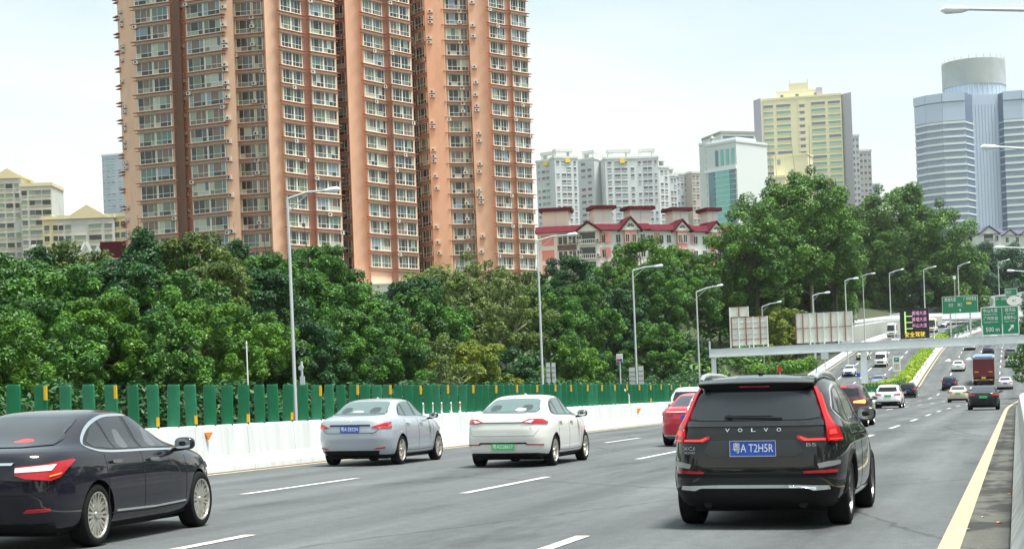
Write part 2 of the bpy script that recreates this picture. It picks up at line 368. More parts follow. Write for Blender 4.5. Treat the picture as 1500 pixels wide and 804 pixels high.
# anti-glare board fence
fx = lambda u: lane(-16.46, u)
fence = empty('anti_glare_fence', (fx(20), 20, zr(fx(20), 20)), 'row of dark green upright anti-glare boards on the white median barrier', 'fence'); fo = fence.location.copy()
mb = MB()
pf = [(-.14, 0), (-.122, .022), (-.055, .036), (.055, .036), (.122, .022), (.14, 0), (.122, -.022), (.055, -.036), (-.055, -.036), (-.122, -.022)]
lv = [(0, 1), (.80, 1), (.845, .97), (.87, .86)]
for a, b in zip(lv[:-1], lv[1:]):
    for i in range(len(pf)):
        p, q = pf[i], pf[(i + 1) % len(pf)]
        mb.face([(p[0]*a[1], p[1]*a[1], a[0]), (q[0]*a[1], q[1]*a[1], a[0]), (q[0]*b[1], q[1]*b[1], b[0]), (p[0]*b[1], p[1]*b[1], b[0])], sm=True)
mb.face([(p[0]*.86, p[1]*.86, .87) for p in pf]); slat_me = mb.mesh('slat', M['greenboard'])
mb = MB(); mb.box(.085, .145, -.046, -.02, .60, .85); ref_top = mb.mesh('reflector', M['yellowref'])
mb = MB(); mb.box(.09, .145, -.046, -.02, .04, .22); ref_low = mb.mesh('reflector', M['yellowref'])
u = 24.0; k = 0; sp = .82
panels_u = []
px0 = [19, 59, 95, 130, 163, 195, 224, 253, 280, 307, 332, 356, 380, 400, 421, 443, 463]
for q in px0:
    d = ray(q, 590); panels_u.append(EYE.y + d.y * (-16.46 / d.x))
panels_u = [panels_u[0] - sp * 2, panels_u[0] - sp] + panels_u
while panels_u[-1] < 206: panels_u.append(panels_u[-1] + sp)
for k, u in enumerate(panels_u):
    o = bpy.data.objects.new('slat', slat_me); x = fx(u); o.location = Vector((x, u, zr(x, u) + .985)) - fo; o.rotation_euler.z = R(-3 + random.uniform(-8, 8)); o.rotation_euler.y = R(1.0 + random.gauss(0, 1.1)); o.location.z += random.uniform(-.012, .012); put(o, fence)
    if random.random() < .3: o.material_slots[0].link = 'OBJECT'; o.material_slots[0].material = M['greenfaded']
    i = k - 2
    if i in (1, 4) or (i >= 16 and (i - 16) % 3 == 0): put(bpy.data.objects.new('reflector', ref_top), o)
    if i in (6, 8, 11, 14) or (i > 60 and (i - 16) % 6 == 0): put(bpy.data.objects.new('reflector', ref_low), o)
# small things on the barrier
def at_barrier(px, py):
    d = ray(px, py); return EYE.y + d.y * (-16.4 / d.x)
for i, (px, py) in enumerate(((305, 638), (935, 601))):
    d = ray(px, py); u = EYE.y + d.y * (-16.27 / d.x); p = EYE + d * (u / d.y); s = .09 if i == 0 else .12
    mb = MB(); mb.hexa([(-s, -.012, s * .8), (0, -.012, -s), (0, .012, -s), (-s, .012, s * .8), (0, -.012, s * .8), (s, -.012, s * .8), (s, .012, s * .8), (0, .012, s * .8)])
    mb = MB(); tri = [(-s, s * .8), (s, s * .8), (0, -s)]
    mb.face([(a, -.02, b) for a, b in tri]); mb.face([(a, .05, b) for a, b in tri][::-1])
    for a, b in ((0, 1), (1, 2), (2, 0)): mb.face([(tri[a][0], -.02, tri[a][1]), (tri[a][0], .05, tri[a][1]), (tri[b][0], .05, tri[b][1]), (tri[b][0], -.02, tri[b][1])])
    o = mb.build('reflector', M['orange'], None, label=['orange triangular reflector on the white barrier beside the black sedan', 'orange triangular reflector on the barrier left of the red sedan'][i], category='reflector'); o.location = p + Vector((.01, 0, 0)); o.rotation_euler.z = R(40)
for i, px in enumerate((619, 633, 646, 660, 673)):
    u = at_barrier(px, 608); x = BX(u) - .22; z = zr(x, u) + 1.0
    mb = MB(); mb.tube([(0, 0, 0), (0, 0, .30)], .022, 8); mb.lathe([(0, .05), (.02, .05), (.03, .02)], 'z', 10)
    mb.tube([(0, 0, .20), (0, 0, .27)], .026, 8, 1); mb.tube([(0, 0, .30), (0, 0, .33)], [.03, .012], 8)
    o = mb.build('delineator_post', [M['signwhite'], M['galv'] if i < 4 else M['orange']], None, category='delineator', group='slim delineator posts on the barrier between the two pale sedans',
        label=['slim white delineator post on the barrier, first right of the silver sedan', 'slim white delineator post, second right of the silver sedan', 'slim white delineator post in the middle of the five', 'slim white delineator post, fourth from the silver sedan', 'slim delineator post with orange band nearest the white sedan'][i]); o.location = (x, u, z)
u = at_barrier(920, 598); x = BX(u) - .2; mb = MB(); mb.tube([(0, 0, 0), (0, 0, .35), (-.12, -.25, .62)], .045, 8); o = mb.build('bent_pipe', M['signwhite'], None, label='bent white pipe sticking up from the barrier right of the white sedan', category='pipe'); o.location = (x, u, zr(x, u) + 1)

# ------------------------------------------------------------------ street lamps
lamp_id = 0
def lamp(px, pyb, v, opp, ytop, pxarm, pyarm, label, group, u=None, right=False):
    d = ray(px, pyb)
    if u is None: u = EYE.y + d.y * (v / d.x)
    x = (EYE + d * (u / d.y)).x
    top = PU(px + (0 if ytop is None else (pyb - ytop) * -.0384), ytop, u); zb = terrain(x, u) + .1
    h = top.z - zb; arm = PU(pxarm, pyarm, u) - Vector((x, u, zb)); s = min(1.7, max(1.0, u / 110))
    root = empty('street_lamp', (x, u, zb), label, 'street lamp', group)
    mb = MB(); mb.tube([(0, 0, 0), (0, 0, h * .5), (0, 0, h)], [.10 * (.8 + .2 * s), .085 * (.8 + .2 * s), .065 * (.8 + .2 * s)], 10); mb.lathe([(0, .25), (.03, .25), (.04, .14)], 'z', 12); mb.build('pole', M['galv'], root)
    a = Vector((arm.x, 0, arm.z)); st = Vector((0, 0, h - .05)); c = st.lerp(a, .5) + Vector((0, 0, .12))
    mb = MB(); mb.tube([st, c, a], [.06 * s ** .5, .055 * s ** .5, .045 * s ** .5], 8); mb.tube([st - Vector((0, 0, .7)), c - Vector((0, 0, .1))], .03, 6); mb.build('arm', M['galv'], root)
    dr = (a - c).normalized(); mb = MB(); e = a + dr * .75
    mb.tube([a - dr * .1, a + dr * .15, e - dr * .15, e], [.05, .13, .15, .04], 8); mb.build('lamp_head', M['whitesteel'], root)
    return root
g = 'street lamps along the far side of the opposite road'
lamp(433, 600, -34.9, 1, 290, 478, 279, 'tallest street lamp, rising left of the towers behind the green fence', g)
lamp(795, 560, -34.9, 1, 352, 832, 344, 'street lamp standing in front of the pink low-rise, before the white sedan', g)
lamp(933, 560, -34.9, 1, 396, 960, 390, 'street lamp half hidden in the trees beside the small route sign', g)
lamp(1025, 560, -34.9, 1, 427, 1050, 419, 'street lamp just left of the gantry end', g)
lamp(1118, 500, -36, 1, 449, 1138, 443, 'street lamp above the smaller billboard back, in the yellowish tree', g)
lamp(1191, 450, -36, 1, 433, 1208, 429, 'street lamp right behind the larger billboard back', g, u=232)
g2 = 'street lamps along the rising road before the wooded hill'
lamp(1240, 470, -34, 1, 411, 1250, 408, 'street lamp mostly hidden in hill trees, only its arm clear', g2, u=250)
lamp(1266, 470, -34, 1, 404, 1276, 401, 'street lamp with pale arm in the dark trees left of the LED panel', g2, u=300)
lamp(1305, 462, -30, 1, 400, 1319, 395, 'street lamp rising just left of the black LED panel', g2, u=375)
lamp(1355, 452, -30, 1, 395, 1367, 391, 'thin street lamp rising behind the black LED panel', g2, u=400)
lamp(1405, 440, -26, 1, 390, 1417, 385, 'street lamp rising behind the left green sign', g2, u=430)
lamp(1464, 436, -20, 1, 385, 1475, 381, 'street lamp rising behind the small green exit sign', g2, u=450)
g3 = 'street lamps on the right roadside, poles outside the frame'
for (u, ax, ay, lb) in ((52, 1378, 17, 'street lamp arm reaching in at the top right corner'), (82, 1436, 217, 'pale street lamp arm crossing the glass tower'), (140, 1457, 363, 'street lamp arm over the white hillside houses'), (190, 1475, 397, 'lowest street lamp arm at the right edge above the green signs')):
    x = 2.2 + (.8 if u > 100 else 0); zb = terrain(x, u); hp = PU(ax, ay, u)
    root = empty('street_lamp', (x, u, zb), lb, 'street lamp', g3); h = hp.z - zb - .55
    mb = MB(); mb.tube([(0, 0, 0), (0, 0, h)], [.13, .08], 10); mb.build('pole', M['galv'], root)
    a = Vector((hp.x - x, 0, hp.z - zb)); mb = MB(); mb.tube([(0, 0, h), (a.x * .4, 0, h + .35), (a.x + .7, 0, a.z)], [.07, .06, .05], 8); mb.build('arm', M['galv'], root)
    mb = MB(); mb.tube([(a.x + .8, 0, a.z - .01), (a.x + .6, 0, a.z), (a.x + .15, 0, a.z + .03), (a.x, 0, a.z + .03)], [.05, .11, .13, .04], 8); mb.build('lamp_head', M['whitesteel'], root)

# ------------------------------------------------------------------ gantry and signs
UG = 175.0
def gp(px, py, u=UG): return PU(px, py, u)
gl = gp(1040, 516); gr_ = gp(1500, 497)
XR = 2.6
gb = empty('sign_gantry', (-14.6, UG, zr(-14.6, UG)), 'long white beam gantry spanning both roads', 'gantry'); go = gb.location.copy()
zb0, zb1 = gp(1266, 512.5).z, gp(1266, 502).z
mb = MB(); mb.box(gl.x, XR, UG - .35, UG + .35, zb0, zb1, T=Matrix.Translation(-go)); mb.build('beam', M['whitesteel'], gb)
mb = MB()
for zz in (zb1 + .04, zb0 - .04): mb.box(gl.x - .05, XR + .05, UG - .42, UG + .42, zz - .04, zz + .04, T=Matrix.Translation(-go))
mb.build('flange', M['galv'], gb)
for x, r in ((gp(1266, 540).x, .30), (gl.x + .35, .22), (XR - .3, .3)):
    mb = MB(); z0 = terrain(x, UG) - .3; mb.box(x - r, x + r, UG - r + .02, UG + r - .02, z0, zb0 - .08, T=Matrix.Translation(-go)); mb.build('pillar', M['whitesteel'], gb)
mb = MB(); mb.box(gl.x - .08, gl.x + .06, UG - .08, UG + .08, zb0 - .1, zb1 + .9, T=Matrix.Translation(-go)); mb.build('end_post', M['galv'], gb)
def board(name, x0, y0, x1, y1, u, m, label, cat, thick=.12, tilt=0, frame=None, posts=()):
    a = gp(x0, y1, u); b = gp(x1, y0, u); c = gp((x0 + x1) / 2, (y0 + y1) / 2, u)
    W = abs(gp(x1, (y0 + y1) / 2, u).x - gp(x0, (y0 + y1) / 2, u).x); H = abs(gp((x0 + x1) / 2, y0, u).z - gp((x0 + x1) / 2, y1, u).z)
    root = empty(name, c, label, cat)
    mb = MB(); mb.box(-W / 2, W / 2, -thick / 2, thick / 2, -H / 2, H / 2); mb.build('panel', m, root)
    if frame:
        mb = MB(); t = .07
        for q in ((-W/2, W/2, H/2 - t, H/2), (-W/2, W/2, -H/2, -H/2 + t), (-W/2, -W/2 + t, -H/2 + t, H/2 - t), (W/2 - t, W/2, -H/2 + t, H/2 - t)):
            mb.box(q[0], q[1], -thick / 2 - .012, -thick / 2 + .004, q[2], q[3])
        mb.build('border', frame, root)
    for f in posts:
        mb = MB(); x = -W / 2 + f * W; mb.box(x - .05, x + .05, thick / 2, thick / 2 + .12, zb1 - c.z, H / 2 - .2) if f >= 0 else 0
        mb.build('bracket', M['galv'], root)
    return root, W, H
def wr(root, txt, size, m, x, z, thick=.12, **k):
    return lettering(txt, size, m, (x, -thick / 2 - .01, z), (R(90), 0, 0), root, **k)
r_, W, H = board('direction_sign', 1437, 449, 1492.5, 490.5, UG - .42, M['signgreen'], 'green direction sign reading 500 m at the right end of the gantry', 'road sign', frame=M['signwhite'])
wr(r_, '中山大道', .42, M['signwhite'], -W * .25, H * .36, width=W * .38); wr(r_, 'Zhongshan Dadao', .2, M['signwhite'], -W * .25, H * .24, width=W * .36)
wr(r_, '广州东站', .42, M['signwhite'], -W * .24, H * .09, width=W * .38); wr(r_, 'Guangzhou East', .2, M['signwhite'], -W * .24, H * -.03, width=W * .38)
wr(r_, '500 m', .62, M['signwhite'], -W * .2, -H * .30, width=W * .36)
wr(r_, '珠市站', .42, M['signwhite'], W * .28, H * .36, width=W * .28); wr(r_, 'Zhushi Zhan', .2, M['signwhite'], W * .28, H * .24, width=W * .24)
wr(r_, '会展中心', .42, M['signwhite'], W * .27, H * .09, width=W * .33); wr(r_, 'Expo Center', .2, M['signwhite'], W * .27, H * -.03, width=W * .28)
mb = MB(); y = -.08
for pts in ([(.20, -.36), (.235, -.39), (.33, -.24), (.30, -.21)], [(.25, -.17), (.36, -.15), (.345, -.31), (.31, -.22)]): mb.face([(a * W, y, b * H) for a, b in pts])
mb.build('arrow', M['signwhite'], r_, fix=False)
mb = MB(); mb.box(.055 * W, .065 * W, -.075, -.06, -H * .45, H * .45); mb.build('divider', M['signwhite'], r_)
for f in (.03, .56):
    mb = MB(); x = -W / 2 + f * W; mb.box(x - .05, x + .05, -.19, -.08, -H / 2 - .25, -H / 2 + H * .36); mb.build('bracket', M['whitesteel'], r_)
# LED panel
r_, W, H = board('led_sign', 1318.5, 452.5, 1361, 495.5, UG - .3, M['ledblack'], 'black LED panel with pink and yellow characters on the gantry', 'led sign', thick=.35)
for i, t in enumerate(('黄埔大道', '黄埔大道', '中山大道')): wr(r_, t, .46, M['ledpink'], W * .17, H * (.34 - i * .21), thick=.35, width=W * .5)
wr(r_, '安全驾驶', .56, M['ledyellow'], 0, -H * .38, thick=.35, width=W * .70)
mb = MB(); t = .35 / 2 + .02
mb.box(-W * .34, -W * .29, -t, -t + .015, -H * .32, H * .42)
for i in range(3): mb.box(-W * .29, -W * .06, -t, -t + .015, H * (.245 - i * .21), H * (.275 - i * .21))
mb.build('route_diagram', M['ledlime'], r_)
# billboard backs
def billback(x0, y0, x1, y1, u, nx, nz, label, legs):
    r_, W, H = board('billboard', x0, y0, x1, y1, u, M['boardback'], label, 'billboard', thick=.06)
    for i in range(nx + 1):
        mb = MB(); x = -W / 2 + W * i / nx; low = -H / 2 - (gp(x0, y1, u).z - zb1) if i in legs else -H / 2
        low = zb1 + .05 - r_.location.z if i in legs else -H / 2
        mb.box(x - .05, x + .05, -.15, -.03, low, H / 2); mb.build('post', M['whitesteel'] if i in legs else M['rust'], r_)
    for j in range(nz + 1):
        mb = MB(); z = -H / 2 + H * j / nz; mb.box(-W / 2, W / 2, -.075, -.031, z - .03, z + .03); mb.build('rail', M['rust'] if j % 2 else M['galv'], r_)
    return r_
billback(1166, 458, 1248.5, 500.5, UG, 8, 2, 'larger billboard back, cream panels in a rusty grid on the gantry', (2, 4, 6, 8))
billback(1072, 464, 1124.5, 505, UG, 5, 5, 'smaller billboard back with close horizontal rails at the gantry left end', (1, 3, 5))
billback(1069, 449.5, 1096, 463.5, UG + .6, 2, 1, 'small board back peeking above the smaller billboard', (0, 2))
# walkway rail + posts on the beam
for px, y0 in ((1310, 471), (1368, 477), (1417, 476), (1449, 474)):
    p = gp(px, y0); mb = MB(); mb.box(p.x - .045, p.x + .045, UG - .05, UG + .05, zb1, p.z, T=Matrix.Translation(-go)); mb.build('stanchion', M['whitesteel'], gb)
# far green signs
u2 = 330
def farsign(x0, y0, x1, y1, u, label, rows, yel=None, base=470):
    r_, W, H = board('direction_sign', x0, y0, x1, y1, u, M['signgreen'], label, 'road sign', frame=M['signwhite'])
    for t, x, z, s, w_ in rows: wr(r_, t, s, M['signwhite'], x * W, z * H, width=w_ * W)
    return r_, W, H
r_, W, H = farsign(1380, 433.5, 1432.5, 459, 330, 'wide green direction sign with a down arrow, left of the 500 m sign', [('黄埔大道', -.27, .30, .8, .32), ('广州体育馆', .28, .30, .8, .36), ('天河', -.26, -.02, .7, .13), ('珠江', .0, -.02, .7, .13)])
mb = MB(); mb.box(.18 * W, .32 * W, -.09, -.07, 0, .12 * H); mb.build('yellow_field', M['signyellow'], r_)
mb = MB(); mb.face([(-.03 * W, -.08, -.26 * H), (0, -.08, -.42 * H), (.03 * W, -.08, -.26 * H)]); mb.build('arrow', M['signwhite'], r_, fix=False)
for px in (1392, 1421):
    a = PU(px, 459, 330); zt = terrain(a.x, 330); mb = MB(); mb.box(a.x - r_.location.x - .15, a.x - r_.location.x + .15, .08, .35, zt - r_.location.z, 0); mb.build('post', M['galv'], r_)
r_, W, H = farsign(1457, 433, 1494, 449, 300, 'green sign with white panel just above the 500 m sign', [('出口', -.40, .25, .5, .12), ('环市路', -.12, .2, .6, .24)])
mb = MB(); mb.lathe([(0, .22 * H * 2), (.02, .22 * H * 2), (.02, .001)], 'x', 20); me = mb.mesh('disc', M['signwhite']); o = bpy.data.objects.new('route_shield', me); o.rotation_euler.z = R(-90); o.location = (.27 * W, -.08, 0); o.scale = (1, 1.5, 1); put(o, r_)
wr(r_, '41', .7, M['signgreen'], .27 * W, 0, thick=.2)
for fx_ in (-.35, .35): mb = MB(); mb.box(fx_ * W - .12, fx_ * W + .12, .08, .3, terrain(r_.location.x, 300) - r_.location.z, 0); mb.build('post', M['galv'], r_)
r_, W, H = farsign(1472, 422.5, 1490, 433.5, 300.5, 'small green exit number plate above the other green signs', [('出口', -.2, 0, .7, .4)])
mb = MB(); mb.box(-.1, .1, .08, .2, -H * 2, 0); mb.build('post', M['galv'], r_)
# small roadside signs behind the fence / in the median
def postsign(px, ytop, ybot, wpx, u, m, label, cat, roundish=False, zg=None, postpx=None, extra=None):
    c = PU(px, (ytop + ybot) / 2, u); H = abs(PU(px, ytop, u).z - PU(px, ybot, u).z); W = wpx * u * .96 / F
    zb = terrain(c.x, u) if zg is None else zg
    root = empty('roadside_sign', (c.x, u, zb), label, cat)
    mb = MB(); mb.tube([(0, .08, 0), (0, .08, c.z - zb + H / 2)], .06, 8); mb.build('post', M['galv'], root)
    mb = MB()
    if roundish: mb.lathe([(-.03, .001), (-.03, W / 2), (.03, W / 2), (.03, .001)], 'x', 20); me = mb.mesh('panel', m); o = bpy.data.objects.new('panel', me); o.rotation_euler.z = R(90); o.location = (0, 0, c.z - zb); put(o, root)
    else: mb.box(-W / 2, W / 2, -.03, .03, c.z - zb - H / 2, c.z - zb + H / 2); mb.build('panel', m, root)
    return root, W, H, c.z - zb
postsign(441, 529, 548, 9, 74, M['galv'], 'round grey sign back beside the tallest street lamp pole', 'road sign', True)
postsign(443, 551, 563, 8, 73, M['galv'], 'small square sign back under the round one by the lamp', 'road sign')
for i, (px, y0, y1, wd, u, lb) in enumerate(((803, 531, 560, 6, 118, 'narrow grey louvred panel right of the second lamp, left one'), (811, 531, 560, 6, 118.5, 'narrow grey louvred panel right of the second lamp, right one'), (926, 538, 564, 9, 150, 'pale board half in leaves left of the third lamp pole'), (939, 536, 564, 8, 150.5, 'pale board with dark rungs right of the third lamp pole'))):
    r_, W, H, zc = postsign(px, y0, y1, wd, u, M['galv'], lb, 'road sign')
    for k in range(1, 4): mb = MB(); z = zc - H / 2 + H * k / 4; mb.box(-W / 2, W / 2, -.05, -.031, z - .05, z + .05); mb.build('rung', M['wframe2'], r_)
r_, W, H, zc = postsign(907.5, 518, 530, 10, 150, M['signwhite'], 'small route sign with a red and a blue dot on a white post', 'road sign')
for s, m in ((-.22, 'signred'), (.22, 'signblue')):
    mb = MB(); mb.lathe([(0, .26 * W), (.02, .26 * W), (.02, .001)], 'x', 14); o = bpy.data.objects.new('dot', mb.mesh('dot', M[m])); o.rotation_euler.z = R(-90); o.location = (s * W, -.045, zc - H * .28); put(o, r_)
wr(r_, 'K41', .22, M['wframe2'], 0, zc + H * .2, thick=.06, width=W * .7)
r_, W, H, zc = postsign(1142, 537, 545, 6, 190, M['signred'], 'small red sign on a short post under the gantry', 'road sign')
r_, W, H, zc = postsign(1257, 546, 552, 6, 178, M['signblue'], 'small blue sign on a white post beside the gantry pillar', 'road sign')
r_, W, H, zc = postsign(1313.5, 521, 544, 11.5, 205, M['signwhite'], 'tall white information sign with green square in the hedge', 'road sign')
mb = MB(); mb.box(-W * .3, W * .3, -.045, -.031, zc + H * .12, zc + H * .4); mb.build('emblem', M['signgreen'], r_)
wr(r_, 'P', H * .26, M['signwhite'], 0, zc + H * .26, thick=.1)
for s in (-.25, 0, .25): wr(r_, '停\n车\n场' if s == 0 else '前\n方\n内', H * .12, M['wframe2'] if s else M['signred'], s * W, zc - H * .2, thick=.06)
postsign(1208, 513, 526, 11, 215, M['galv'], 'square sign back hanging by the left edge of the opposite road', 'road sign')
r_ = postsign(1195, 513, 517, 7, 212, M['whitesteel'], 'white sign support post left of the opposite road', 'sign support')
postsign(1250, 442, 466, 9, 320, M['boardback'], 'narrow upright board back right of the larger billboard', 'road sign')
postsign(1398, 404, 409, 4, 380, M['signwhite'], 'thin post with white cap behind the left green sign', 'camera post')
c = PU(361, 503, 62); z0 = terrain(c.x, 62); mb = MB(); mb.tube([(0, 0, 0), (0, 0, c.z - z0)], .026, 8); mb.tube([(0, 0, c.z - z0), (0, 0, c.z - z0 + .1)], [.035, .012], 8)
o = mb.build('slim_pole', M['signwhite'], None, label='slim white pole in front of the trees above the green boards', category='pole'); o.location = (c.x, 62, z0)
# cone top peeking over the fence
c = PU(980, 562, 130); mb = MB(); z0 = terrain(c.x, 130); mb.tube([(0, 0, 0), (0, 0, c.z - z0 - .5)], .05, 8); mb.tube([(0, 0, c.z - z0 - .5), (0, 0, c.z - z0)], [.3, .02], 12)
o = mb.build('marker_cone', M['signwhite'], None, label='white cone tip showing above the fence left of the red sedan', category='marker'); o.location = (c.x, 130, z0)

# ------------------------------------------------------------------ flyover walls in the distance
def pxwall(name, path, m, label, cat, thick=.5, deck=0):
    root = empty(name, P(path[0][0], path[0][2], path[0][3]), label, cat); ro = root.location.copy()
    for (a, b) in zip(path[:-1], path[1:]):
        ta, tb = P(a[0], a[1], a[3]), P(b[0], b[1], b[3]); ba, bb = P(a[0], a[2], a[3]), P(b[0], b[2], b[3])
        ba.x, ba.y = ta.x, ta.y; bb.x, bb.y = tb.x, tb.y
        n = Vector((-(tb - ta).y, (tb - ta).x, 0)).normalized() * thick
        mb = MB(); mb.hexa([q - ro for q in (ba, bb, bb + n, ba + n, ta, tb, tb + n, ta + n)]); mb.build('wall_panel', m, root)
        if deck:
            n2 = n.normalized() * deck; mb = MB(); mb.hexa([q - ro for q in (ba, bb, bb + n2, ba + n2, ba + Vector((0, 0, .3)), bb + Vector((0, 0, .3)), bb + n2 + Vector((0, 0, .3)), ba + n2 + Vector((0, 0, .3)))]); mb.build('deck', m, root)
    return root
M['bluewall'] = mat('blue_grey_wall', (.36, .39, .44), .7, noise=(.2, .5, (.30, .33, .37)))
M['slope'] = mat('concrete_slope', (.40, .42, .38), .8, noise=(.15, .6, (.34, .36, .31)))
pxwall('retaining_wall', [(1225, 500, 520, 300), (1250, 478, 512, 330), (1300, 470, 498, 350), (1342, 466, 487, 362), (1380, 463, 475, 372)], M['slope'], 'grey concrete retaining wall rising behind the larger billboard', 'wall', 2.0)
pxwall('flyover', [(1248, 470, 475, 340), (1300, 463, 469.5, 365), (1345, 459.5, 468, 380), (1390, 458.5, 468.5, 395), (1440, 457, 467, 405), (1530, 453, 463, 410)], M['whitesteel'], 'white edged flyover deck behind the LED panel and green signs', 'bridge', .5, 7)
pxwall('noise_wall', [(1285, 466, 472, 440), (1320, 458, 468, 450), (1380, 447, 466, 470), (1436, 436, 464, 490), (1530, 423, 460, 520)], M['bluewall'], 'blue-grey wall climbing to the right behind the green signs', 'wall', .5)
# ================================================================== VEHICLES
def pchip(xs, ys, x):
    return lerp_tab(xs, ys, x)
class Shape:
    def __init__(s, rows, nr, nf, nscale=1):
        s.rows = rows; s.z = [r[0] for r in rows]; s.nr = nr; s.nf = nf; s.c = {}
    def at(s, z):
        z = max(s.z[0], min(s.z[-1], z))
        k = round(z, 4)
        if k not in s.c:
            yt, yf, w = (pchip(s.z, [r[i] for r in s.rows], z) for i in (1, 2, 3))
            nr = pchip([a for a, b in s.nr], [b for a, b in s.nr], z); nf = pchip([a for a, b in s.nf], [b for a, b in s.nf], z)
            s.c[k] = (yt, yf, w, nr, nf)
        return s.c[k]
    def ring(s, z, Mn):
        yt, yf, w, nr, nf = s.at(z); yc = (yt + yf) / 2; hy = (yf - yt) / 2; out = []
        for j in range(Mn):
            a = 2 * math.pi * j / Mn; c, q = math.cos(a), math.sin(a); n = nf if q > 0 else nr
            out.append((w * math.copysign(abs(c) ** (2 / n), c), yc + hy * math.copysign(abs(q) ** (2 / n), q), z))
        return out
    def side(s, y, z, sg):
        yt, yf, w, nr, nf = s.at(z); yc = (yt + yf) / 2; hy = (yf - yt) / 2; n = nf if y > yc else nr
        t = min(.999, abs(y - yc) / hy); return Vector((sg * w * (1 - t ** n) ** (1 / n), y, z))
    def end(s, q, z, front=False):
        yt, yf, w, nr, nf = s.at(z); yc = (yt + yf) / 2; hy = (yf - yt) / 2; n = nf if front else nr
        key = (round(z, 4), front, 'arc')
        if key not in s.c:
            pts = []; L_ = 0; px = None
            for i in range(81):
                a = (i / 80) ** 1.5 * math.pi / 2; x = w * math.sin(a) ** (2 / n); y = hy * math.cos(a) ** (2 / n) if i < 80 else 0
                if px: L_ += math.hypot(x - px[0], y - px[1])
                px = (x, y); pts.append((L_, x, y))
            s.c[key] = pts
        pts = s.c[key]; A = abs(q); i = 1
        while i < 80 and pts[i][0] < A: i += 1
        a, b = pts[i - 1], pts[i]; t = 0 if b[0] == a[0] else min(1, (A - a[0]) / (b[0] - a[0]))
        x = a[1] + (b[1] - a[1]) * t; y = a[2] + (b[2] - a[2]) * t
        return Vector((math.copysign(x, q), yc + y if front else yc - y, z))
    def pt(s, kind, a, z):
        return s.side(a, z, 1 if kind == 'R' else -1) if kind in 'RL' else s.end(a, z, kind == 'front')
def smooth_poly(p, n=4):
    out = []; k = len(p)
    for i in range(k):
        a, b, c, d = (Vector(p[(i + j - 1) % k]) for j in range(4))
        for t in range(n):
            t /= n; out.append(tuple(.5 * ((2 * b) + (c - a) * t + (2 * a - 5 * b + 4 * c - d) * t * t + (3 * b - a - 3 * c + d) * t ** 3)))
    return out
def patch(S, kind, poly, off, thick, m, name, parent, cell=.06, smooth=0, **k):
    if smooth: poly = smooth_poly(poly, smooth)
    b = bmesh.new(); f = b.faces.new([b.verts.new((p[0], 0, p[1])) for p in poly])
    x0, x1 = min(p[0] for p in poly), max(p[0] for p in poly); z0, z1 = min(p[1] for p in poly), max(p[1] for p in poly)
    bmesh.ops.triangulate(b, faces=b.faces[:])
    for c in np.arange(math.floor(x0 / cell) * cell + cell, x1, cell): bmesh.ops.bisect_plane(b, geom=b.verts[:] + b.edges[:] + b.faces[:], plane_co=(c, 0, 0), plane_no=(1, 0, 0))
    for c in np.arange(math.floor(z0 / cell) * cell + cell, z1, cell): bmesh.ops.bisect_plane(b, geom=b.verts[:] + b.edges[:] + b.faces[:], plane_co=(0, 0, c), plane_no=(0, 0, 1))
    bmesh.ops.dissolve_degenerate(b, dist=1e-4, edges=b.edges[:])
    top = {}; bot = {}
    for v in b.verts:
        a, z = v.co.x, v.co.z; e_ = .004
        p = S.pt(kind, a, z); du = S.pt(kind, a + e_, z) - S.pt(kind, a - e_, z); dz = S.pt(kind, a, z + e_) - S.pt(kind, a, z - e_)
        n = du.cross(dz)
        n = n.normalized() if n.length > 1e-12 else Vector((0, -1, 0))
        ref = {'R': Vector((1, 0, 0)), 'L': Vector((-1, 0, 0)), 'front': Vector((0, 1, 0)), 'rear': Vector((0, -1, 0))}[kind]
        if kind in ('rear', 'front') and abs(n.y) < .5: ref = Vector((math.copysign(1, a), ref.y * .3, 0))
        if n.dot(ref) < 0: n = -n
        top[v] = p + n * (off + thick); bot[v] = p + n * (off - .012)
    bound = [e_ for e_ in b.edges if len(e_.link_faces) == 1]
    vs = []; idx = {}; fs = []
    for v in b.verts: idx[v] = len(vs); vs.append(top[v])
    for f in b.faces: fs.append([idx[v] for v in f.verts])
    ib = {}
    for e_ in bound:
        for v in e_.verts:
            if v not in ib: ib[v] = (len(vs), len(vs) + 1); vs.append(top[v]); vs.append(bot[v])
    ne = len(fs)
    for e_ in bound:
        v, u = e_.verts; fs.append([ib[v][0], ib[u][0], ib[u][1], ib[v][1]])
    b.free()
    me = bpy.data.meshes.new(name); me.from_pydata([tuple(v) for v in vs], [], fs); me.materials.append(m)
    bb = bmesh.new(); bb.from_mesh(me); bmesh.ops.recalc_face_normals(bb, faces=bb.faces)
    bb.faces.ensure_lookup_table()
    f0 = max(bb.faces[:ne], key=lambda f: f.calc_area()) if ne else None
    if f0:
        rf = {'R': Vector((1, 0, 0)), 'L': Vector((-1, 0, 0)), 'front': Vector((0, 1, .3)), 'rear': Vector((0, -1, .3))}[kind]
        if f0.normal.dot(rf) < 0:
            bmesh.ops.reverse_faces(bb, faces=bb.faces[:])
    bb.to_mesh(me); bb.free()
    me.polygons.foreach_set('use_smooth', [i < ne for i in range(len(me.polygons))]); me.update()
    return put(bpy.data.objects.new(name, me), parent, **k)
def mir(poly): return [(-a, z) for a, z in poly][::-1]
def line_poly(pts, wd):
    L_ = []; R_ = []
    for i, p in enumerate(pts):
        a = Vector(pts[max(i - 1, 0)]); b = Vector(pts[min(i + 1, len(pts) - 1)]); d = (b - a).normalized(); n = Vector((-d.y, d.x)) * wd / 2
        L_.append(tuple(Vector(p) + n)); R_.append(tuple(Vector(p) - n))
    return L_ + R_[::-1]
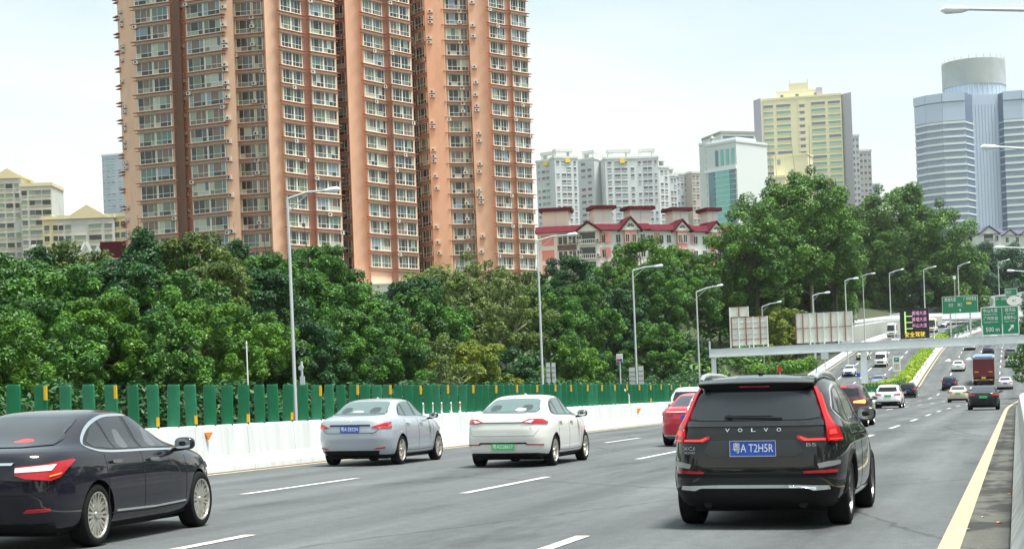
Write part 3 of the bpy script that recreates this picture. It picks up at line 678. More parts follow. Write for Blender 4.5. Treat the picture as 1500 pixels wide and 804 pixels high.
def make_body(S, m, axles, ra, Mn=72, dz=.016, parent=None, sill=.3, name='body', zax=.33):
    zs = [S.z[0]]
    ym = 0
    z = S.z[0]
    while z < S.z[-1] - 1e-5:
        st = dz; a = S.at(z); 
        for _ in range(6):
            b = S.at(min(z + st, S.z[-1]))
            if max(abs(b[0] - a[0]), abs(b[1] - a[1]), abs(b[2] - a[2]) * 2) > dz * 6: st *= .6
            else: break
        z = min(z + st, S.z[-1]); zs.append(z)
    vs = []; fs = []; ms = []
    for z in zs: vs += S.ring(z, Mn)
    for i in range(len(zs) - 1):
        for j in range(Mn):
            a = i * Mn + j; b = i * Mn + (j + 1) % Mn; fs.append((a, b, b + Mn, a + Mn)); ms.append(1 if zs[i] < sill else 0)
    fs.append(tuple(reversed(range(Mn)))); ms.append(1); e_ = (len(zs) - 1) * Mn; fs.append(tuple(e_ + j for j in range(Mn))); ms.append(0)
    me = bpy.data.meshes.new(name); me.from_pydata(vs, [], fs); me.materials.append(m); me.materials.append(M['blackpl'])
    me.polygons.foreach_set('material_index', ms); me.update()
    o = bpy.data.objects.new(name, me); COL.objects.link(o)
    cb = MB()
    for y in axles:
        for s in (-1, 1):
            x0, x1 = (.56, 1.2) if s > 0 else (-1.2, -.56); n = 36; i0 = len(cb.v)
            for x in (x0, x1):
                for j in range(n): t = 2 * math.pi * j / n; cb.v.append((x, y + ra * math.cos(t), zax + ra * math.sin(t)))
            for j in range(n): cb.f.append((i0 + j, i0 + (j + 1) % n, i0 + n + (j + 1) % n, i0 + n + j)); cb.m.append(0); cb.sm.append(False)
            cb.f.append(tuple(i0 + j for j in range(n))[::-1]); cb.m.append(0); cb.sm.append(False)
            cb.f.append(tuple(i0 + n + j for j in range(n))); cb.m.append(0); cb.sm.append(False)
    cut = cb.build('cutter', M['blackpl'])
    md = o.modifiers.new('b', 'BOOLEAN'); md.operation = 'DIFFERENCE'; md.object = cut; md.solver = 'EXACT'
    bpy.context.view_layer.update()
    me2 = bpy.data.meshes.new_from_object(o.evaluated_get(bpy.context.evaluated_depsgraph_get())); me2.name = name
    bpy.data.objects.remove(o); bpy.data.objects.remove(cut)
    while len(me2.materials) > 2: me2.materials.pop()
    mi = []
    for p in me2.polygons:
        c = p.center; inner = any(math.hypot(c.y - y, c.z - zax) < ra + .004 and abs(c.x) > .5 and math.hypot(c.y - y, c.z - zax) < ra - .0 + .004 for y in axles)
        mi.append(1 if inner or c.z < sill else 0)
    me2.polygons.foreach_set('material_index', mi); me2.polygons.foreach_set('use_smooth', [True] * len(me2.polygons))
    me2.set_sharp_from_angle(angle=R(38)); me2.update()
    ob = bpy.data.objects.new(name, me2); put(ob, parent); return ob
_wc = {}
def wheel(parent, x, y, r, wd, spokes=10, style='v', rimm=None, rr=.70):
    key = (r, wd, spokes, style, rr, rimm.name if rimm else '')
    if key not in _wc:
        mb = MB(); h = wd / 2
        mb.lathe([(-h * .55, r * rr), (-h * .92, r * (rr + .04)), (-h, r * .86), (-h * .86, r * .965), (-h * .55, r), (h * .55, r), (h * .86, r * .965), (h, r * .86), (h * .92, r * (rr + .04)), (h * .55, r * rr), (-h * .55, r * rr)], 'x', 36)
        ty = mb.mesh('wheel', M['tyre'])
        mb = MB(); q = r * rr; ho = h * .80
        mb.lathe([(ho - .005, q * 1.0), (ho + .012, q * 1.03), (ho + .012, q * .97), (ho - .02, q * .93), (-h * .6, q * .9)], 'x', 36, 0)
        mb.lathe([(ho - .075, q * .92), (ho - .075, .001)], 'x', 24, 1)
        mb.lathe([(ho - .03, q * .17), (ho + .0, q * .15), (ho + .005, .001)], 'x', 16, 0)
        for k_ in range(spokes):
            a = 2 * math.pi * k_ / spokes
            for t in ((-.10, .10) if style == 'v' else (0,)):
                wd_ = .018 if style == 'v' else .030
                T = Matrix.Rotation(a, 4, 'X')
                p = [(ho - .045, t * q * .2 - wd_, q * .12), (ho - .012, t * q * .2 - wd_ * .8, q * .12), (ho - .012, t * q * .2 + wd_ * .8, q * .12), (ho - .045, t * q * .2 + wd_, q * .12),
                     (ho - .045, t * q * 1.25 - wd_, q * .95), (ho - .002, t * q * 1.25 - wd_ * .8, q * .95), (ho - .002, t * q * 1.25 + wd_ * .8, q * .95), (ho - .045, t * q * 1.25 + wd_, q * .95)]
                mb.hexa([T @ Vector(v) for v in p], 0)
        rm = mb.mesh('rim', [rimm or M['rim'], M['rimdark']])
        b = bmesh.new(); b.from_mesh(rm); bmesh.ops.recalc_face_normals(b, faces=b.faces); b.to_mesh(rm); b.free()
        b = bmesh.new(); b.from_mesh(ty); bmesh.ops.recalc_face_normals(b, faces=b.faces); b.to_mesh(ty); b.free()
        _wc[key] = (ty, rm)
    ty, rm = _wc[key]
    o = bpy.data.objects.new('wheel', ty); o.location = (x, y, r); o.rotation_euler = (random.random() * 6, 0, 0)
    if x < 0: o.rotation_euler.z = math.pi
    put(o, parent); put(bpy.data.objects.new('rim', rm), o); return o
def ellipsoid(parent, name, c, r, m, seg=14, rot=None, **k):
    b = bmesh.new(); bmesh.ops.create_uvsphere(b, u_segments=seg * 2, v_segments=seg, radius=1); me = bpy.data.meshes.new(name)
    for v in b.verts:
        for i in range(3): v.co[i] = math.copysign(abs(v.co[i]) ** .72, v.co[i]) * r[i]
    b.to_mesh(me); b.free(); me.materials.append(m); me.polygons.foreach_set('use_smooth', [True] * len(me.polygons))
    o = bpy.data.objects.new(name, me); o.location = c
    if rot: o.rotation_euler = rot
    return put(o, parent, **k)
def place(root, x, u, opp=False, face=0, yaw=0):
    z = (zo if opp else zr)(x, u); sl = (prof(u + 3) - prof(u - 1)) / 4
    root.location = (x, u, z)
    root.rotation_mode = 'XYZ'
    Mx = Matrix.Rotation(math.atan(XF if not opp else .006), 4, 'Y') @ Matrix.Rotation(math.atan(sl), 4, 'X') @ Matrix.Rotation((math.pi if face else 0) + yaw, 4, 'Z')
    root.rotation_euler = Mx.to_euler('XYZ')
M['pillar_black'] = mat('pillar_black', (.012, .012, .013), .3)
def side_windows(S, polys, mglass, root, trim=None, cell=.06, twd=.026, sm=0):
    for kd in 'RL':
        if trim:
            allp = smooth_poly(polys['outline'], 5); patch(S, kd, allp, .001, .005, trim, 'window_trim', root, cell)
            cx = sum(p[0] for p in allp) / len(allp); inn = []
            k_ = len(allp); ar = sum(allp[i][0] * allp[(i + 1) % k_][1] - allp[(i + 1) % k_][0] * allp[i][1] for i in range(k_))
            for i in range(k_):
                d = (Vector(allp[(i + 1) % k_]) - Vector(allp[i - 1])).normalized(); nn = Vector((-d.y, d.x)) * (twd if ar > 0 else -twd); inn.append(tuple(Vector(allp[i]) + nn))
            patch(S, kd, inn, .004, .004, M['pillar_black'], 'pillar_trim', root, cell)
        for nm, p in polys['panes']: patch(S, kd, smooth_poly(p, 5) if sm else p, .008, .003, mglass, nm, root, cell)
def plate(root, S, z, txt, m, wd=.44, h=.14, tc='signwhite', x=0, y=None, front=False, frame=None):
    p = S.end(x, z, front); d = S.end(x, z + .03, front) - S.end(x, z - .03, front); n = -1 if not front else 1
    e_ = empty_part = None
    mb = MB(); mb.box(-wd / 2, wd / 2, -.006, .012, -h / 2, h / 2)
    o = mb.build('number_plate', m, root); o.location = p + Vector((0, n * .022, 0)) if y is None else Vector((x, y, z)); o.rotation_euler = (0, 0, math.pi if front else 0)
    if frame:
        mb = MB(); t = .008
        for q in ((-wd/2-t, wd/2+t, h/2, h/2+t), (-wd/2-t, wd/2+t, -h/2-t, -h/2), (-wd/2-t, -wd/2, -h/2, h/2), (wd/2, wd/2+t, -h/2, h/2)): mb.box(q[0], q[1], -.012, .01, q[2], q[3])
        mb.build('plate_frame', frame, o)
    lettering(txt, h * .8, M[tc], (0, -.0075, 0), (R(90), 0, 0), o, ext=.0015, width=wd * .9)
    return o
def door_seams(S, root, ys, z0, z1, lines=()):
    for kd in 'RL':
        for y, lean in ys: patch(S, kd, line_poly([(y, z0), (y + lean * .4, (z0 + z1) / 2), (y + lean, z1)], .009), .0012, .001, M['seam'], 'door_seam', root, .08)
        for pts in lines: patch(S, kd, line_poly(pts, .009), .0012, .001, M['seam'], 'door_seam', root, .08)
def handles(S, root, spots, m, l=.2, h=.03):
    for kd in 'RL':
        for y, z in spots: patch(S, kd, smooth_poly([(y - l/2, z - h/2), (y + l/2, z - h/2), (y + l/2, z + h/2), (y - l/2, z + h/2)], 3), .004, .028, m, 'door_handle', root, .05)
def mirrors(root, xs, y, z, m, glass=True, sz=(.115, .07, .075)):
    for s in (1, -1):
        o = ellipsoid(root, 'door_mirror', (s * xs, y, z), sz, m)
        mb = MB(); mb.tube([(-s * .02, .01, -.05), (-s * (.17), .0, -.075)], [.03, .022], 8); mb.build('mirror_arm', M['blackpl'], o)
        mb = MB(); n = 20; mb.face([(.82 * sz[0] * math.copysign(abs(math.cos(t)) ** .7, math.cos(t)), -sz[1] * .97, .8 * sz[2] * math.copysign(abs(math.sin(t)) ** .7, math.sin(t))) for t in [2 * math.pi * j / n for j in range(n)]])
        mb.build('mirror_glass', M['mirrorglass'], o, fix=False)

SED = [(.17, .45, 4.45, .66), (.20, .25, 4.68, .80), (.26, .12, 4.80, .87), (.36, .05, 4.87, .90), (.50, .02, 4.895, .912), (.62, .0, 4.89, .916), (.74, .0, 4.86, .912), (.84, .015, 4.76, .90), (.90, .03, 4.58, .888),
       (.95, .045, 4.32, .872), (.99, .065, 4.0, .853), (1.025, .11, 3.74, .83), (1.055, .24, 3.58, .80), (1.085, .44, 3.46, .777), (1.13, .62, 3.33, .752), (1.22, .88, 3.10, .708), (1.30, 1.12, 2.90, .668), (1.36, 1.34, 2.74, .63), (1.40, 1.52, 2.60, .585), (1.43, 1.74, 2.44, .50), (1.447, 1.93, 2.30, .36), (1.455, 2.06, 2.18, .16), (1.457, 2.1, 2.14, .02)]
SUVR = [(.20, .45, 4.25, .70), (.24, .22, 4.45, .83), (.32, .08, 4.6, .90), (.45, .02, 4.66, .938), (.60, .0, 4.69, .946), (.75, .01, 4.68, .946), (.88, .025, 4.62, .94), (.97, .04, 4.46, .925),
        (1.03, .05, 4.12, .91), (1.08, .065, 3.78, .893), (1.12, .08, 3.58, .875), (1.17, .100, 3.44, .852), (1.25, .138, 3.29, .822), (1.35, .185, 3.10, .79), (1.44, .23, 2.92, .755), (1.49, .265, 2.80, .725), (1.57, .44, 2.62, .685), (1.62, .62, 2.4, .61), (1.645, .90, 2.2, .47), (1.657, 1.3, 2.0, .24), (1.66, 1.55, 1.75, .02)]
NR = [(0, 5.0), (.5, 6), (.9, 5.5), (1.1, 4.6), (1.5, 4)]; NF = [(0, 3.2), (.6, 3.4), (.9, 3.2), (1.1, 3.6), (1.5, 3.6)]
def scaled(rows, L_=1, W=1, H=1, dy=0): return [(z * H, y * L_ + dy, yf * L_ + dy, w * W) for z, y, yf, w in rows]

# -------------------------------------------------- black SUV (nearest)
def big_suv():
    root = empty('suv', (0, 0, 0), 'large black SUV with tall red tail lamps and roof rails, nearest the camera', 'car')
    S = Shape(SUVR, [(0, 5.5), (.6, 6.5), (1.0, 6), (1.3, 5.2), (1.6, 4)], NF)
    pm = paint('paint_black_suv', (.010, .011, .012), 1.0, .25)
    ax = (.98, 3.845); make_body(S, pm, ax, .405, 96, .013, root, .30, zax=.365)
    for y in ax:
        for s in (1, -1): wheel(root, s * .80, y, .365, .25, 5, 'v', M['rimgrey'], rr=.68)
    # rear glass, tinted
    patch(S, 'rear', smooth_poly([(-.70, 1.185), (-.35, 1.165), (0, 1.16), (.35, 1.165), (.70, 1.185), (.66, 1.33), (.61, 1.455), (.3, 1.465), (0, 1.467), (-.3, 1.465), (-.61, 1.455), (-.66, 1.33)], 2), .003, .006, M['glassgrey'], 'rear_window', root, .06)
    # tail lamps: vertical limb then hook along tailgate
    v = [(.63, 1.50), (.675, 1.50), (.73, 1.40), (.80, 1.25), (.87, 1.14), (.98, 1.07), (1.06, 1.0), (1.08, .935), (.90, .928), (.775, .932), (.765, 1.00), (.775, 1.07), (.745, 1.15), (.695, 1.30)]
    hook = [(.755, .935), (.755, .965), (.56, .968), (.48, 1.0), (.455, .995), (.46, .965), (.515, .935)]
    for s in (1, -1):
        f = (lambda p: p) if s > 0 else mir
        lp = patch(S, 'rear', f(v), .004, .022, M['lampred'], 'tail_lamp', root, .05)
        patch(S, 'rear', f([(.80, .945), (.80, .955), (1.04, .957), (1.04, .947)]), .028, .004, M['lampglow'], 'light_strip', lp, .05)
        patch(S, 'rear', f([(.80, 1.00), (.80, 1.045), (.90, 1.055), (.92, 1.01)]), .028, .004, M['lampglow'], 'light_strip', lp, .05)
        patch(S, 'rear', f([(.705, 1.43), (.72, 1.43), (.80, 1.20), (.86, 1.12), (.845, 1.11), (.78, 1.19)]), .028, .003, M['lampglow'], 'light_strip', lp, .05)
        lp2 = patch(S, 'rear', f(hook), .004, .018, M['lampred'], 'tail_lamp', root, .05)
        patch(S, 'rear', f([(.74, .945), (.74, .957), (.56, .958), (.49, .985), (.485, .975), (.53, .945)]), .024, .003, M['lampglow'], 'light_strip', lp2, .05)
        patch(S, 'rear', f([(.52, .600), (.52, .625), (.86, .635), (.94, .628), (.90, .605)]), .003, .012, M['lampred'], 'reflector', root, .05)
        # exterior lamp pieces
        patch(S, 'rear', f([(.68, .655), (.66, .70), (.80, .725), (1.0, .73), (1.0, .69), (.82, .67)]), .002, .010, M['bumper_step'], 'bumper_corner', root, .05)
    patch(S, 'rear', [(-.66, .655), (.66, .655), (.66, .668), (-.66, .668)], .002, .006, M['seam'], 'tailgate_gap', root, .06)
    patch(S, 'rear', [(-.52, .83), (-.44, .785), (.44, .785), (.52, .83), (.46, .955), (-.46, .955)], .001, .006, M['plate_recess'], 'plate_recess', root, .06)
    patch(S, 'rear', [(-.78, 1.10), (.78, 1.10), (.76, 1.155), (-.76, 1.155)], .001, .010, M['blackgloss'], 'tailgate_ledge', root, .05)
    patch(S, 'rear', [(-.90, .56), (.90, .56), (.92, .60), (-.92, .60)], .001, .004, M['blackpl'], 'bumper_insert', root, .06)
    patch(S, 'rear', [(-.93, .23), (.93, .23), (1.0, .43), (.72, .48), (-.72, .48), (-1.0, .43)], .0015, .010, M['blackpl'], 'bumper_valance', root, .06)
    patch(S, 'rear', [(-.80, .435), (-.78, .475), (-.35, .485), (.35, .485), (.78, .475), (.80, .435), (.62, .425), (.55, .450), (-.55, .450), (-.62, .425)], .012, .012, M['chrome'], 'bumper_strip', root, .06)
    plate(root, S, .868, '粤A T2H5R', M['plateblue'], .47, .155, frame=M['chrome'])
    y = S.end(0, 1.065)[1]
    for i, c in enumerate('VOLVO'): lettering(c, .055, M['chrome'], ((i - 2) * .135, y - .006, 1.062), (R(82), 0, 0), root, ext=.004, width=.046)
    lettering('XC60', .055, M['chrome'], (-.66, S.end(-.66, .86)[1] - .006, .87), (R(90), 0, R(-3)), root, ext=.003, width=.17)
    lettering('RECHARGE', .035, M['chrome'], (-.655, S.end(-.66, .82)[1] - .006, .825), (R(90), 0, R(-3)), root, ext=.003, width=.15)
    lettering('B5', .055, M['chrome'], (.60, S.end(.6, .86)[1] - .006, .90), (R(90), 0, R(3)), root, ext=.003, width=.10)
    # spoiler, wiper, rails, aerial
    mb = MB(); mt = MB(); xs = [-.61, -.57, -.46, -.22, 0, .22, .46, .57, .61]
    def sp(x):
        t = (abs(x) / .61) ** 3; return [Vector((x, .26 + .06 * t, 1.455 + .075 * t)), Vector((x, .17 + .10 * t, 1.565 - .01 * t)), Vector((x, .19 + .10 * t, 1.578 - .012 * t)), Vector((x, .36 + .06 * t, 1.622 - .03 * t)), Vector((x, .62, 1.655 - .06 * t)), Vector((x, .66, 1.56))]
    for x0, x1 in zip(xs[:-1], xs[1:]):
        a, b = sp(x0), sp(x1)
        for i in (0, 1, 5): mb.face([a[i], b[i], b[(i + 1) % 6], a[(i + 1) % 6]])
        for i in (2, 3, 4): mt.face([a[i], b[i], b[i + 1], a[i + 1]], sm=True)
    mb.face(sp(xs[0])[::-1]); mb.face(sp(xs[-1]))
    sp_ = mb.build('roof_spoiler', M['blackpl'], root); mt.build('spoiler_top', pm, sp_)
    mb = MB(); mb.box(-.16, .16, .20, .215, 1.52, 1.532); mb.build('brake_light', M['lampred'], sp_)
    mb = MB(); p0 = S.end(.30, 1.185); p1 = S.end(-.30, 1.205); mb.tube([p0 + Vector((0, -.03, 0)), p1 + Vector((0, -.03, 0))], [.013, .009], 6); mb.tube([p1 + Vector((0, -.025, .01)), p0 + Vector((-.1, -.025, .025))], .008, 6); mb.tube([(-.25, p1.y + .02, 1.19), p1 + Vector((.05, -.035, -.005))], .03, 8); mb.build('wiper', M['blackpl'], root)
    for s in (1, -1):
        mb = MB(); mb.tube([(s * .61, .50, 1.60), (s * .615, .66, 1.645), (s * .62, 1.0, 1.665), (s * .61, 1.9, 1.66), (s * .60, 2.5, 1.62), (s * .60, 2.65, 1.56)], [.020, .028, .028, .026, .020, .014], 8); mb.build('roof_rail', M['rail_silver'], root)
    ellipsoid(root, 'aerial', (0, .75, 1.665), (.03, .08, .03), M['blackpl'], 8)
    # side glass
    out = [(.50, 1.24), (.95, 1.10), (1.9, 1.085), (3.0, 1.07), (3.32, 1.10), (3.05, 1.33), (2.70, 1.50), (2.2, 1.55), (1.4, 1.555), (.85, 1.50), (.60, 1.38)]
    panes = [('side_window', [(.56, 1.26), (.97, 1.13), (1.10, 1.125), (1.18, 1.495), (.86, 1.465), (.66, 1.37)]), ('side_window', [(1.17, 1.12), (1.98, 1.105), (2.02, 1.525), (1.40, 1.53), (1.26, 1.505)]), ('side_window', [(2.10, 1.105), (3.0, 1.09), (3.22, 1.12), (2.98, 1.33), (2.68, 1.475), (2.14, 1.525)])]
    side_windows(S, dict(outline=out, panes=panes), M['glassgrey'], root, M['chrome'])
    door_seams(S, root, [(1.30, -.06), (2.10, -.02), (3.35, .0)], .36, 1.08, [[(1.30, .36), (2.1, .34), (3.35, .36)]])
    handles(S, root, [(1.48, .98), (2.42, .97)], pm)
    for kd in 'RL':
        patch(S, kd, [(1.42, .30), (3.40, .30), (3.40, .345), (1.42, .345)], .004, .012, M['chrome'], 'sill_strip', root, .08)
        patch(S, kd, line_poly([(.98 + .435 * math.cos(t), .365 + .435 * math.sin(t)) for t in [math.pi * (i / 12) for i in range(13)]], .05), .001, .012, M['blackpl'], 'arch_trim', root, .05)
        patch(S, kd, line_poly([(3.845 + .435 * math.cos(t), .365 + .435 * math.sin(t)) for t in [math.pi * (.06 + .88 * i / 12) for i in range(13)]], .05), .001, .012, M['blackpl'], 'arch_trim', root, .05)
    mirrors(root, .92, 3.02, 1.18, pm, sz=(.115, .07, .085))
    # front end
    front_end(S, root, 4.6, suv=True, z=.72)
    for s in (1, -1): mb = MB(); mb.tube([(s * .5, .12, .27), (s * .5, .5, .28)], .045, 10); mb.build('exhaust_pipe', M['blackpl'], root)
    mb = MB(); mb.box(-.7, .7, .5, 4.2, .17, .25); mb.build('underbody', M['blackpl'], root)
    return root
def front_end(S, root, yf, suv=False, z=.66, lit=False, cell=.08):
    a, b = (z - .10, z + .10)
    patch(S, 'front', [(-.42, z - .16), (.42, z - .16), (.46, z + .06), (-.46, z + .06)], .002, .01, M['blackpl'], 'grille', root, cell)
    for s in (1, -1):
        f = (lambda p: p) if s > 0 else mir
        patch(S, 'front', f([(.55, z + .02), (1.0, z + .07), (1.02, z + .12), (.55, z + .08)]), .002, .014, M['lampclear'], 'headlight', root, cell)
    patch(S, 'front', [(-.62, .27), (.62, .27), (.7, .42), (-.7, .42)], .002, .01, M['blackpl'], 'air_intake', root, cell)
    zt = 1.10 if suv else 1.06; z1 = 1.52 if suv else 1.33
    patch(S, 'front', [(-.66, zt), (.66, zt), (.52, z1), (-.52, z1)], .003, .006, M['glass'], 'windscreen', root, cell)
M['headrest_seen'] = mat('headrest_seen', (.09, .10, .11), .25); M['bumper_step'] = mat('bumper_satin', (.30, .32, .33), .3, .5); M['plate_recess'] = mat('recess_satin', (.035, .037, .04), .35, .2); M['blackgloss'] = mat('gloss_black', (.012, .013, .014), .12, coat=1)
M['concrete_grey'] = mat('skid_silver', (.62, .63, .64), .35, .5); M['rail_silver'] = mat('rail_silver', (.60, .62, .64), .3, .8)
suv1 = big_suv(); suv1.scale = (1.02, .95, 1); place(suv1, -2.735, 18.15, yaw=R(-.3))

# -------------------------------------------------- black sedan at left
def left_sedan():
    root = empty('sedan', (0, 0, 0), 'black sedan with chrome window surround cut by the left edge', 'car')
    rows = scaled(SED, 1, 1.0, 1.0)
    S = Shape(rows, NR, NF); pm = paint('paint_midnight', (.009, .008, .022), 1.0, .22)
    ax = (1.08, 3.90); make_body(S, pm, ax, .375, 96, .013, root, .24, zax=.335)
    for y in ax:
        for s in (1, -1): wheel(root, s * .79, y, .335, .225, 10, 'v', rr=.72)
    patch(S, 'rear', smooth_poly([(-.66, 1.095), (0, 1.075), (.66, 1.095), (.60, 1.22), (.53, 1.35), (.3, 1.375), (0, 1.38), (-.3, 1.375), (-.53, 1.35), (-.60, 1.22)], 2), .003, .006, M['glassgrey'], 'rear_window', root)
    lampp = [(.50, .80), (.60, .765), (.86, .74), (.98, .77), (1.10, .86), (1.22, .935), (1.18, .945), (.98, .93), (.75, .90), (.50, .885)]
    for s in (1, -1):
        f = (lambda p: p) if s > 0 else mir
        lp = patch(S, 'rear', f(lampp), .003, .020, M['lampred'], 'tail_lamp', root, .05)
        patch(S, 'rear', f([(.50, .825), (.86, .84), (.92, .90), (.75, .89), (.50, .87)]), .025, .004, M['lampclear'], 'lamp_band', lp, .05)
        patch(S, 'rear', f([(.84, .775), (.98, .80), (1.0, .815), (.84, .79)]), .025, .004, M['lampamber'], 'indicator', lp, .05)
        patch(S, 'rear', f([(.56, .42), (.84, .43), (.84, .46), (.60, .455)]), .003, .012, M['lampred'], 'reflector', root, .05)
    patch(S, 'rear', [(-.46, .90), (.46, .90), (.48, .925), (-.48, .925)], .003, .02, M['chrome'], 'boot_trim', root)
    patch(S, 'rear', [(-.85, .20), (.85, .20), (.86, .30), (-.86, .30)], .003, .01, M['blackpl'], 'bumper_valance', root)
    patch(S, 'rear', line_poly([(-.9, .70), (-.7, .60), (.7, .60), (.9, .70)], .012), .002, .002, M['seam'], 'boot_gap', root)
    plate(root, S, .80, '粤A·5E8K6', M['plateblue'])
    zb = .99
    out = [(1.00, 1.10), (1.12, 1.02), (1.5, .985), (2.4, .975), (3.38, .965), (3.30, 1.05), (3.05, 1.19), (2.78, 1.32), (2.45, 1.385), (2.05, 1.395), (1.68, 1.375), (1.30, 1.27)]
    panes = [('side_window', [(1.10, 1.105), (1.17, 1.055), (1.5, 1.025), (1.60, 1.022), (1.52, 1.315), (1.34, 1.245)]), ('side_window', [(1.63, 1.02), (2.22, 1.012), (2.14, 1.365), (1.72, 1.35), (1.58, 1.325)]), ('side_window', [(2.30, 1.01), (3.24, .998), (3.20, 1.055), (3.0, 1.17), (2.75, 1.285), (2.44, 1.352), (2.24, 1.362)])]
    side_windows(S, dict(outline=out, panes=panes), M['glassgrey'], root, M['chrome'])
    door_seams(S, root, [(1.32, -.02), (2.24, -.02), (3.42, .02)], .33, .97, [[(1.42, .33), (2.3, .31), (3.42, .33)]])
    handles(S, root, [(1.52, .885), (2.48, .875)], M['blackgloss'])
    for kd in 'RL':
        patch(S, kd, line_poly([(1.5, .36), (2.5, .345), (3.4, .36)], .022), .002, .012, M['chrome'], 'sill_strip', root, .08)
        patch(S, kd, [(4.42, .70), (4.52, .705), (4.50, .73), (4.42, .72)], .003, .01, M['lampamber'], 'side_marker', root, .05)
    mirrors(root, 1.0, 3.16, 1.03, pm, sz=(.12, .075, .075))
    for kd in 'RL':
        for y in (1.86, 2.62): patch(S, kd, smooth_poly([(y-.10, 1.03), (y+.10, 1.03), (y+.09, 1.16), (y+.05, 1.22), (y-.05, 1.22), (y-.08, 1.16)], 3), .0115, .0006, M['headrest_seen'], 'headrest', root)
    front_end(S, root, 4.8)
    mb = MB(); mb.box(-.7, .7, .5, 4.2, .15, .22); mb.build('underbody', M['blackpl'], root)
    ellipsoid(root, 'emblem', (0, S.end(0, .97)[1], .965), (.05, .012, .035), M['chrome'], 8)
    mb = MB(); p = S.end(.28, 1.13); o = mb
    patch(S, 'rear', smooth_poly([(.20, 1.12), (.30, 1.115), (.40, 1.13), (.30, 1.15)], 3), .010, .003, M['lampglow'], 'brake_light', root)
    return root
sed1 = left_sedan(); sed1.scale = (1, .93, .985); place(sed1, -10.11, 14.85, yaw=R(2.8))

